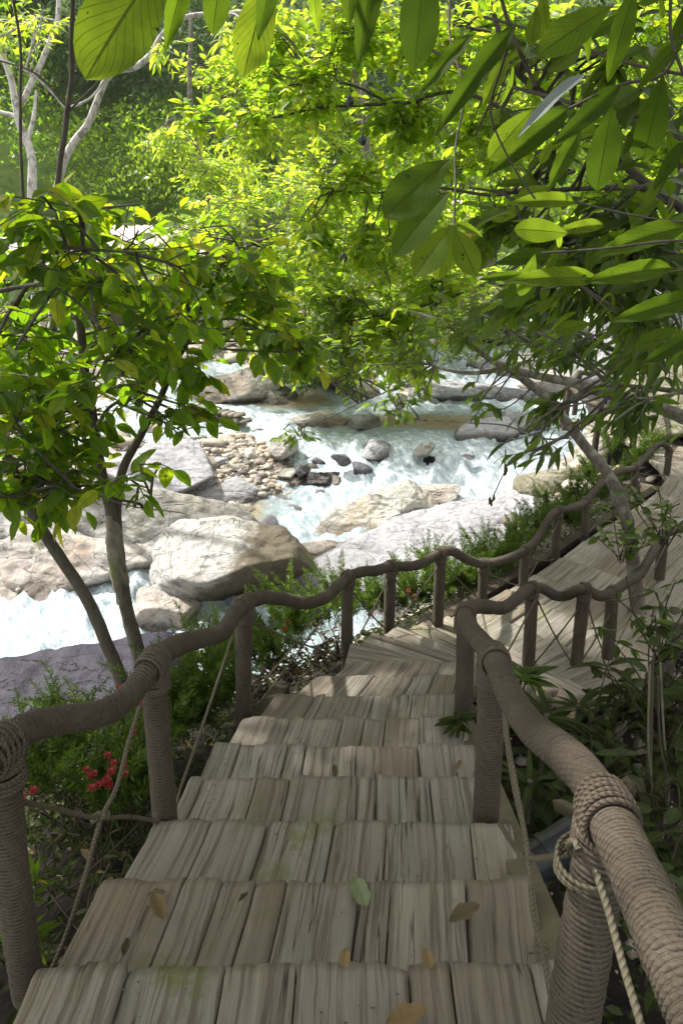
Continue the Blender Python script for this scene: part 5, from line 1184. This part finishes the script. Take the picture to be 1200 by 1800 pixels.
stone_wall('stone_wall', 'pale stone wall on the far bank left of centre', P(560, 560, 24)-[0, 0, 1.0], P(700, 560, 24)-[0, 0, 1.0], 1.3, .5, .35, 2)
c0 = G(330, 752, -4.2); c1 = G(425, 772, -4.2)
stone_wall('rubble_wall', 'low rough wall of stacked stones behind the gravel bar', c0, c1, .45, .35, .15, 3)

# ------------------------------------------------------------------ ferns, flowers and undergrowth
def fern_plant(c, n, h, seed, label, group='feathery ferns along the stairs'):
    r = np.random.default_rng(seed); c = np.asarray(c, float); t = thing('fern', label, 'fern', c, group)
    mb = MB(); st = MB(); PP, DD, NN, SS, AA = [], [], [], [], []
    for k in range(n):
        a = r.uniform(0, 6.28); out = r.uniform(.15, .75)*h; H = h*r.uniform(.55, 1.1)
        b0 = c + [r.normal()*.06, r.normal()*.06, 0]
        tip = b0 + [math.cos(a)*out, math.sin(a)*out, H]; mid = (b0*.45+tip*.55) + [0, 0, H*.18]
        p, s_ = resample(spline([b0, mid, tip], 10), .011); m = len(p)
        tube(st, p[::3] if len(p) > 9 else p, .0022, 4, cap=False)
        T = nrm(np.gradient(p, axis=0)); tt = np.linspace(0, 1, m); env = np.clip(np.sin(math.pi*np.clip(tt*.9+.1, 0, 1))**.6, 0, 1)*(tt > .12)
        for j in range(4):
            d = nrm(r.normal(size=(m, 3))); d = nrm(np.cross(T, d)) + T*.55
            PP.append(p); DD.append(d); NN.append(r.normal(size=(m, 3))); SS.append(.050*env*r.uniform(.6, 1.1, m)+.004); AA.append(np.full(m, r.random()) *.6+ tt*.4)
    place(mb, (T_Q[0]*np.array([1, .42, 1]), T_Q[1], T_Q[2]), np.concatenate(PP), np.concatenate(DD), np.concatenate(NN), np.concatenate(SS), np.concatenate(AA))
    mb.build('fronds', M['fern'], t); st.build('stems', M['fern'], t)
fl = [((60, 1400), -2.6, 14, .34, 'fern at the far left behind the nearest post'), ((150, 1330), -2.7, 18, .44, 'tall fern above the red flowers, against the purple slab'), ((270, 1330), -2.6, 16, .44, 'fern in front of the twin trunks'), ((430, 1180), -3.0, 16, .46, 'fern between the third left post and the big boulder'), ((600, 1080), -3.2, 16, .42, 'fern outside the fourth left post'), ((760, 1030), -3.3, 18, .42, 'fern at the upper edge of the bed by the grey slab'), ((850, 1015), -3.3, 18, .42, 'fern outside the seventh left post'),
      ((95, 1372), -2.2, 14, .30, 'fern between the nearest left post and the red flowers'), ((195, 1420), -2.25, 16, .36, 'fern standing around the bright red flowers'), ((240, 1400), -2.3, 12, .34, 'fern close behind the second left post'),
      ((330, 1290), -2.5, 22, .46, 'large fern clump just right of the second left post'), ((375, 1250), -2.6, 18, .42, 'fern left of the third left post'), ((385, 1175), -2.9, 14, .42, 'bright fern tips under the handrail by the lashed corner'),
      ((475, 1160), -2.85, 12, .40, 'fern behind the third left post'), ((520, 1120), -3.0, 16, .46, 'tall fern in front of the big boulder'), ((560, 1105), -3.1, 12, .38, 'fern left of the fourth left post'),
      ((650, 1080), -3.1, 14, .36, 'fern between the fourth and fifth left posts'), ((730, 1060), -3.15, 18, .42, 'fern bright against the grey slab'), ((700, 1075), -3.1, 12, .34, 'fern behind the fifth left post'),
      ((795, 1045), -3.15, 16, .40, 'fern between the sixth and seventh left posts'), ((825, 1040), -3.15, 12, .38, 'fern behind the seventh left post'), ((880, 1010), -3.15, 16, .40, 'fern left of the eighth left post'),
      ((905, 985), -3.2, 16, .42, 'fern spray over the grey slab edge'), ((940, 955), -3.2, 16, .42, 'fern left of the ninth left post'), ((965, 925), -3.2, 14, .40, 'fern hanging toward the river at the bend'),
      ((1000, 930), -3.15, 14, .36, 'fern between the ninth and tenth left posts'), ((1000, 890), -3.2, 14, .40, 'fern on the river side of the tenth left post'), ((1055, 880), -3.15, 14, .36, 'fern between the tenth and eleventh left posts'),
      ((1040, 850), -3.2, 12, .36, 'fern under the leaning trunk'), ((1085, 850), -3.2, 14, .38, 'fern left of the eleventh left post'), ((1120, 815), -3.2, 16, .42, 'fern inside the far corner of the railing'), ((1140, 800), -3.2, 12, .4, 'fern beside the last left post'), ((1075, 800), -3.2, 14, .44, 'yellow green fern below the far boardwalk')]
for k, ((px, py), z, n, h, lab) in enumerate(fl):
    c = G(px, py, z); fern_plant(c, int(n*1.5), h*1.12, 300+k, lab)

def leafy(name, label, c, n, size, spread, seed, mat, T=T_OV, h=.25, cat='plant', group=None, up=.4, stem='wood_dark'):
    r = np.random.default_rng(seed); c = np.asarray(c, float); t = thing(name, label, cat, c, group); lf = MB(); st = MB(); PP, DD, NN, SS, AA = [], [], [], [], []
    ns = max(3, n//7)
    for k in range(ns):
        tip = c + [r.normal()*spread*.6, r.normal()*spread*.6, h*r.uniform(.4, 1.1)]; p = spline([c+[r.normal()*.02, r.normal()*.02, -.05], (c+tip)/2+r.normal(size=3)*spread*.12, tip], 6)
        tube(st, p, .004, 5, cap=False); m = 7
        idx = r.integers(len(p)//3, len(p), m); a = r.uniform(0, 6.28, m)
        PP.append(p[idx]); DD.append(np.stack([np.cos(a), np.sin(a), np.full(m, up)+r.normal(size=m)*.3], 1)); NN.append(np.array([0, 0, 1.])+r.normal(size=(m, 3))*.35); SS.append(size*r.uniform(.6, 1.1, m)); AA.append(r.random(m))
    place(lf, T, np.concatenate(PP), np.concatenate(DD), np.concatenate(NN), np.concatenate(SS), np.concatenate(AA))
    lf.build('leaves', M[mat], t); st.build('stem', M[stem], t); return t
def strap_plant(c, label, n, L_, seed):
    r = np.random.default_rng(seed); c = np.asarray(c, float); t = thing('strap_plant', label, 'plant', c); m = MB()
    a = np.sort(r.uniform(0, 6.28, n)); el = r.uniform(.15, .9, n); D = np.stack([np.cos(a), np.sin(a), el], 1)
    place(m, leaf_t(14, 4, .13, .7, .7, .1, .55), np.repeat(c[None], n, 0) + [0, 0, .12], D, np.stack([-np.cos(a)*el, -np.sin(a)*el, np.ones(n)], 1), L_*r.uniform(.6, 1.1, n), r.uniform(0, .9, n))
    m.build('leaves', M['leaf_under'], t); st = MB(); tube(st, np.array([c-[0, 0, .25], c+[.01, 0, -.05], c+[0, 0, .14]]), .012, 7); st.build('stem', M['bark_dark'], t)
strap_plant(P(955, 1300, 2.75), 'palm like plant with long arching leaves under the middle of the right handrail', 9, .26, 801)
strap_plant(P(1010, 1280, 3.1), 'smaller palm like plant below the mossy board ends', 8, .24, 802)
strap_plant(P(925, 1420, 2.35), 'broad strap leaves low beside the second nearest right post', 9, .22, 803)
# dark border planting left of the stairs
un = [((60, 1500), -2.5, 'dark plant behind the nearest left post'), ((200, 1450), -2.4, 'dark plant under the crimson flowers'), ((300, 1500), -2.35, 'dark plant at the foot of the second left post'), ((130, 1400), -2.5, 'dark plant between the nearest left post and the flowers'),
      ((120, 1450), -2.3, 'silvery leaved plant under the slack left rope'), ((180, 1500), -2.4, 'dark small leaved plant below the rope knot'), ((100, 1560), -2.2, 'dark plant beside the nearest left post'), ((250, 1480), -2.45, 'dark plant left of the third step'),
      ((230, 1580), -2.3, 'dark creeping plant at the left edge of the second step'), ((150, 1640), -2.1, 'creeper in the gap left of the nearest steps')]
for k, ((px, py), z, lab) in enumerate(un):
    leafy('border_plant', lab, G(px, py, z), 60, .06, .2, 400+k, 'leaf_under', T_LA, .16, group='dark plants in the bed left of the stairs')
rd = [((450, 1215), -2.75, 'red leaved plant at the foot of the third left post'), ((505, 1190), -2.85, 'red leaved plant left of the seventh step'), ((560, 1165), -2.95, 'red leaved plant left of the eighth step'), ((590, 1150), -2.95, 'red leaved plant by the fourth left post'), ((480, 1170), -2.9, 'red leaved plant behind the rope beyond the third post')]
for k, ((px, py), z, lab) in enumerate(rd):
    leafy('begonia', lab, G(px, py, z), 110, .055, .20, 450+k, 'leaf_red', T_LO, .14, group='red leaved plants along the bend')
for k, ((px, py), y, lab) in enumerate((((40, 1560), 1.5, 'young bright green leaves beside the nearest left post'), ((48, 1660), 1.45, 'bright green sprig lower on the nearest left post'))):
    leafy('sprig', lab, P(px, py, y)-[0, 0, .02], 14, .085, .05, 470+k, 'leaf_left', T_LA, .06)
def flower(c, label, seed, n=6, s=.022):
    r = np.random.default_rng(seed); t = thing('red_flower', label, 'flower', c, 'red flowers in the border'); m = MB(); st = MB(); PP, DD, NN = [], [], []
    for k in range(n):
        q = np.asarray(c) + r.normal(size=3)*np.array([.03, .03, .03]); tube(st, np.array([np.asarray(c)-[0, 0, .16], (q+c)/2-[0, 0, .05], q]), .0018, 4, cap=False)
        PP, DD, NN = [], [], []; m = MB()
        for j in range(14):
            a = j*2.4; PP.append(q); DD.append([math.cos(a), math.sin(a), 1.2-j*.13]); NN.append([0, 0, 1])
        place(m, T_LO, np.array(PP), np.array(DD), np.array(NN, float)+.01, s*.8*np.ones(len(PP)), r.random(len(PP))); m.build('bloom', M['petal'], t)
    st.build('stem', M['fern'], t)
for k, (px, py, y, n, lab) in enumerate(((185, 1368, 2.0, 8, 'large cluster of crimson flowers among the ferns'), (215, 1352, 2.1, 4, 'crimson bloom right of the large cluster'), (157, 1358, 2.1, 3, 'small red bloom left of the large cluster'), (35, 1395, 1.7, 5, 'red flower behind the nearest left post'),
                                        (213, 1222, 2.7, 3, 'red bud above the bend of the near handrail'), (246, 1255, 2.4, 3, 'red bloom beside the second left post'), (715, 1040, 4.9, 3, 'pink red flower behind the fifth left post'), (508, 1110, 3.9, 3, 'tiny red flower behind the thin rope'))):
    flower(P(px, py, y), lab, 500+k, n)
# right side undergrowth
rt_ = [((960, 1330), 3.0, .24, 'leaf_under', T_LA, .35, .35, 70, 'long leaved dark shrub under the right handrail'), ((1010, 1300), 3.3, .28, 'leaf_under', T_LA, .4, .4, 60, 'strap leaved plant below the mossy boards'), ((1150, 1330), 2.7, .10, 'leaf_under', T_OV, .35, .3, 110, 'grey green shrub at the right edge by the hanging roots'),
       ((1180, 1200), 3.0, .10, 'leaf_under', T_OV, .35, .45, 120, 'shrub against the right edge above the pebbles'), ((1170, 1080), 3.6, .11, 'leaf_dark', T_LA, .35, .45, 110, 'shrub outside the right railing by the leaning trunk'), ((1165, 1500), 1.9, .09, 'leaf_under', T_OV, .3, .3, 110, 'dark shrub right of the thick handrail'),
       ((930, 1410), 2.4, .13, 'leaf_under', T_OV, .2, .2, 30, 'broad dark leaves beneath the green rope'), ((1180, 1660), 1.4, .08, 'leaf_under', T_OV, .2, .2, 90, 'plant in the lower right corner behind the handrail'),
       ((1060, 1290), 2.9, .13, 'leaf_under', T_LA, .35, .3, 110, 'dark shrub in front of the support logs'), ((1000, 1400), 2.3, .10, 'leaf_under', T_OV, .25, .2, 80, 'low dark plant just above the black pipe'), ((1120, 1210), 3.2, .12, 'leaf_under', T_LA, .35, .3, 90, 'dark shrub under the end of the mossy boards'), ((1100, 940), 5.2, .12, 'leaf_dark', T_LO, .3, .3, 60, 'leafy shoots around the leaning trunk'), ((1180, 900), 4.8, .10, 'leaf_dark', T_LO, .3, .35, 80, 'twiggy shrub at the right edge over the boardwalk'), ((1175, 1440), 2.2, .09, 'leaf_under', T_LA, .25, .3, 100, 'thin leaved shrub behind the hanging roots'), ((1130, 1480), 2.0, .08, 'leaf_under', T_OV, .25, .2, 90, 'low dark shrub behind the black pipe')]
for k, ((px, py), y, s, mat, T, sp, h, n, lab) in enumerate(rt_):
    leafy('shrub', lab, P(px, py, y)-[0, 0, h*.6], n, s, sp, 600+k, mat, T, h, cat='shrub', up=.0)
leafy('shrub', 'sprig of glossy leaves poking over the rail below the third right post', P(918, 1195, 2.6), 14, .15, .05, 640, 'leaf_dark', T_LA, .03, cat='shrub', up=.15)
leafy('shrub', 'small dark leaves at the foot of the second right post', P(800, 1272, 2.75), 8, .11, .03, 641, 'leaf_under', T_LA, .03, cat='shrub', up=.1)
# hanging roots, pipe, timbers
t = thing('root_curtain', 'hanging tree roots at the right edge below the boardwalk', 'roots', P(1160, 1240, 2.4)); r_ = np.random.default_rng(8)
for k in range(5):
    x = r_.uniform(1140, 1200); y = r_.uniform(2.2, 2.7); m_ = MB(); q = PL((x, 1180+r_.uniform(-40, 40), y), (x+r_.uniform(-12, 12), 1300, y), (x+r_.uniform(-20, 20), 1400, y), (x+r_.uniform(-25, 25), 1520+r_.uniform(-40, 60), y))
    tube(m_, spline(q, 6), r_.uniform(.003, .009), 7, lump=.3); m_.build('root', M['bark_dark' if k % 3 else 'bark_moss'], t)
t = thing('drain_pipe', 'black plastic pipe lying under the right railing', 'pipe', P(950, 1500, 1.75)); m_ = MB()
a = P(893, 1545, 1.85); b = P(1015, 1468, 1.95); tube(m_, spline([a, (a*2+b)/3, (a+2*b)/3, b], 8), .070, 24); m_.build('pipe', M['pipe'], t)
m_ = MB(); q0 = a*.45+b*.55; tube(m_, np.array([q0-(b-a)*.04, q0+(b-a)*.04]), .075, 24); m_.build('collar', M['pipe'], t)
for (a, b, w_, lab) in (((980, 1415, 1.95), (1035, 1440, 1.75), .035, 'short pale plank end under the thick handrail'), ((1095, 1390, 2.35), (1125, 1395, 2.3), .09, 'square timber stub near the hanging roots')):
    m_ = MB(); beam(m_, P(*a), P(*b), w_, w_); tag(m_.build('plank', M['wood_mossy']), lab, 'plank')

# ------------------------------------------------------------------ litter on the steps
r_ = np.random.default_rng(91); mb = MB(); V0, F0 = ICO[2]
for k in range(420):
    kk = int(r_.integers(0, 8)); x = r_.uniform(XL[kk]+.05, XR[kk]-.05); y = ys(kk) - r_.uniform(.02, .30); sz = r_.uniform(.0008, .0026)
    mb.add(V0*np.array([sz*r_.uniform(1, 2.6), sz, sz*.6]) + [x, y, zs(kk)+.004+sz*.3], F0, r_.random()*.5)
tag(mb.build('grit', M['dead_leaf']), 'grit and bits of bark scattered over the steps', 'grit', None, 'stuff')

def litter(px, py, k, size, ang, mat, label, v, curl=.5, T=None):
    z = zs(k) - CZ + .022; c = G(px, py, z); m = MB(); T = T or leaf_t(10, 6, .5, .9, .75, curl*.5, curl*-.35, wave=.12)
    place(m, T, (c-.5*size*np.array([math.cos(ang), math.sin(ang), 0]))[None], np.array([[math.cos(ang), math.sin(ang), .05]]), np.array([[.1, -.1, 1.]]), np.array([size]), np.array([v]))
    tag(m.build('fallen_leaf', M[mat], loc=c), label, 'leaf', 'fallen leaves on the steps')
litter(632, 1568, 1, .10, 1.9, 'pale_leaf', 'pale green dead leaf on the second nearest step', .5, .2)
litter(815, 1612, 1, .085, .3, 'dead_leaf', 'grey curled leaf right of the pale green one', .45, .9)
litter(606, 1686, 0, .05, 1.5, 'dead_leaf', 'tan leaf stuck at the nearest step edge, left of the other tan leaf', 1.0, .2)
litter(752, 1686, 0, .05, 1.7, 'dead_leaf', 'tan leaf at the nearest step edge, right of the other tan leaf', .95, .2)
litter(278, 1600, 1, .075, 2.2, 'dead_leaf', 'brown curled leaf at the left of the second nearest step', .8, 1.0)
litter(275, 1572, 1, .05, .1, 'dead_leaf', 'flat grey leaf above the brown curled one', .4, .3)
litter(715, 1790, 0, .09, .2, 'dead_leaf', 'reddish brown leaf at the bottom edge of the view', .9, .5)
litter(588, 1358, 4, .055, 1.7, 'dead_leaf', 'curled grey leaf in the middle of the fifth step', .4, .8)
litter(806, 1346, 4, .045, 1.2, 'dead_leaf', 'pale leaf on the right side board', .7, .6)
litter(428, 1580, 1, .03, .6, 'dead_leaf', 'small twisted husk on the second nearest step', .1, 1.2)
litter(222, 1668, 1, .04, 1.5, 'dead_leaf', 'thin husk near the left end of the second nearest step', .2, 1.0)

def carpet(name, label, n, xr, yr, seed, mat, size, hmax, keepf, T=T_LO):
    r = np.random.default_rng(seed); x = r.uniform(*xr, n); y = r.uniform(*yr, n); k = keepf(x, y); x, y = x[k], y[k]
    z = th(x, y) + CZ + r.uniform(0, hmax, len(x)); mb = MB()
    d = r.normal(size=(len(x), 3)); d[:, 2] = d[:, 2]*.3+.1; nn = r.normal(size=(len(x), 3))*.5 + [0, 0, 1]
    place(mb, T, np.stack([x, y, z], 1), d, nn, size*r.uniform(.5, 1.2, len(x)), r.random(len(x)))
    tag(mb.build(name, M[mat]), label, 'ground cover', None, 'stuff')
def left_bed(x, y): return (x < np.interp(y, [0, 4, 5, 6, 9], [-.45, -.15, .6, 1.3, 3.9])) & (x > np.interp(y, [0, 4, 5, 6, 9], [-3.2, -2.7, -1.7, -.4, 2.0]))
def right_bed(x, y): return (x > np.interp(y, [0, 3.5, 4.2, 5, 9], [.5, .7, 1.6, 2.6, 5.6])) & (th0(x, y) > -4.1)
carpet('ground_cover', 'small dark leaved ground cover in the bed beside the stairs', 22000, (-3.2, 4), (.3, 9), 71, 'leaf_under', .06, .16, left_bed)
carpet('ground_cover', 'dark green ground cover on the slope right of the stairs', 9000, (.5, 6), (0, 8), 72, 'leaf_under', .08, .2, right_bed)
carpet('leaf_litter', 'dead brown leaves lying in the bed beside the stairs', 3500, (-3.2, 4), (.3, 9), 73, 'dead_leaf', .07, .05, left_bed)
# air of the valley
mh = bpy.data.materials.new('haze'); mh.use_nodes = True; nt = mh.node_tree; nt.nodes.clear(); o_ = nt.nodes.new('ShaderNodeOutputMaterial'); v_ = nt.nodes.new('ShaderNodeVolumePrincipled')
v_.inputs['Density'].default_value = .0003; v_.inputs['Color'].default_value = (.92, .96, 1, 1); v_.inputs['Anisotropy'].default_value = .2; nt.links.new(v_.outputs[0], o_.inputs['Volume'])
m = MB(); box(m, (0, 38, CZ+16), (100, 98, 62)); tag(m.build('haze', mh, smooth=False), 'pale valley haze', 'haze', None, 'stuff')
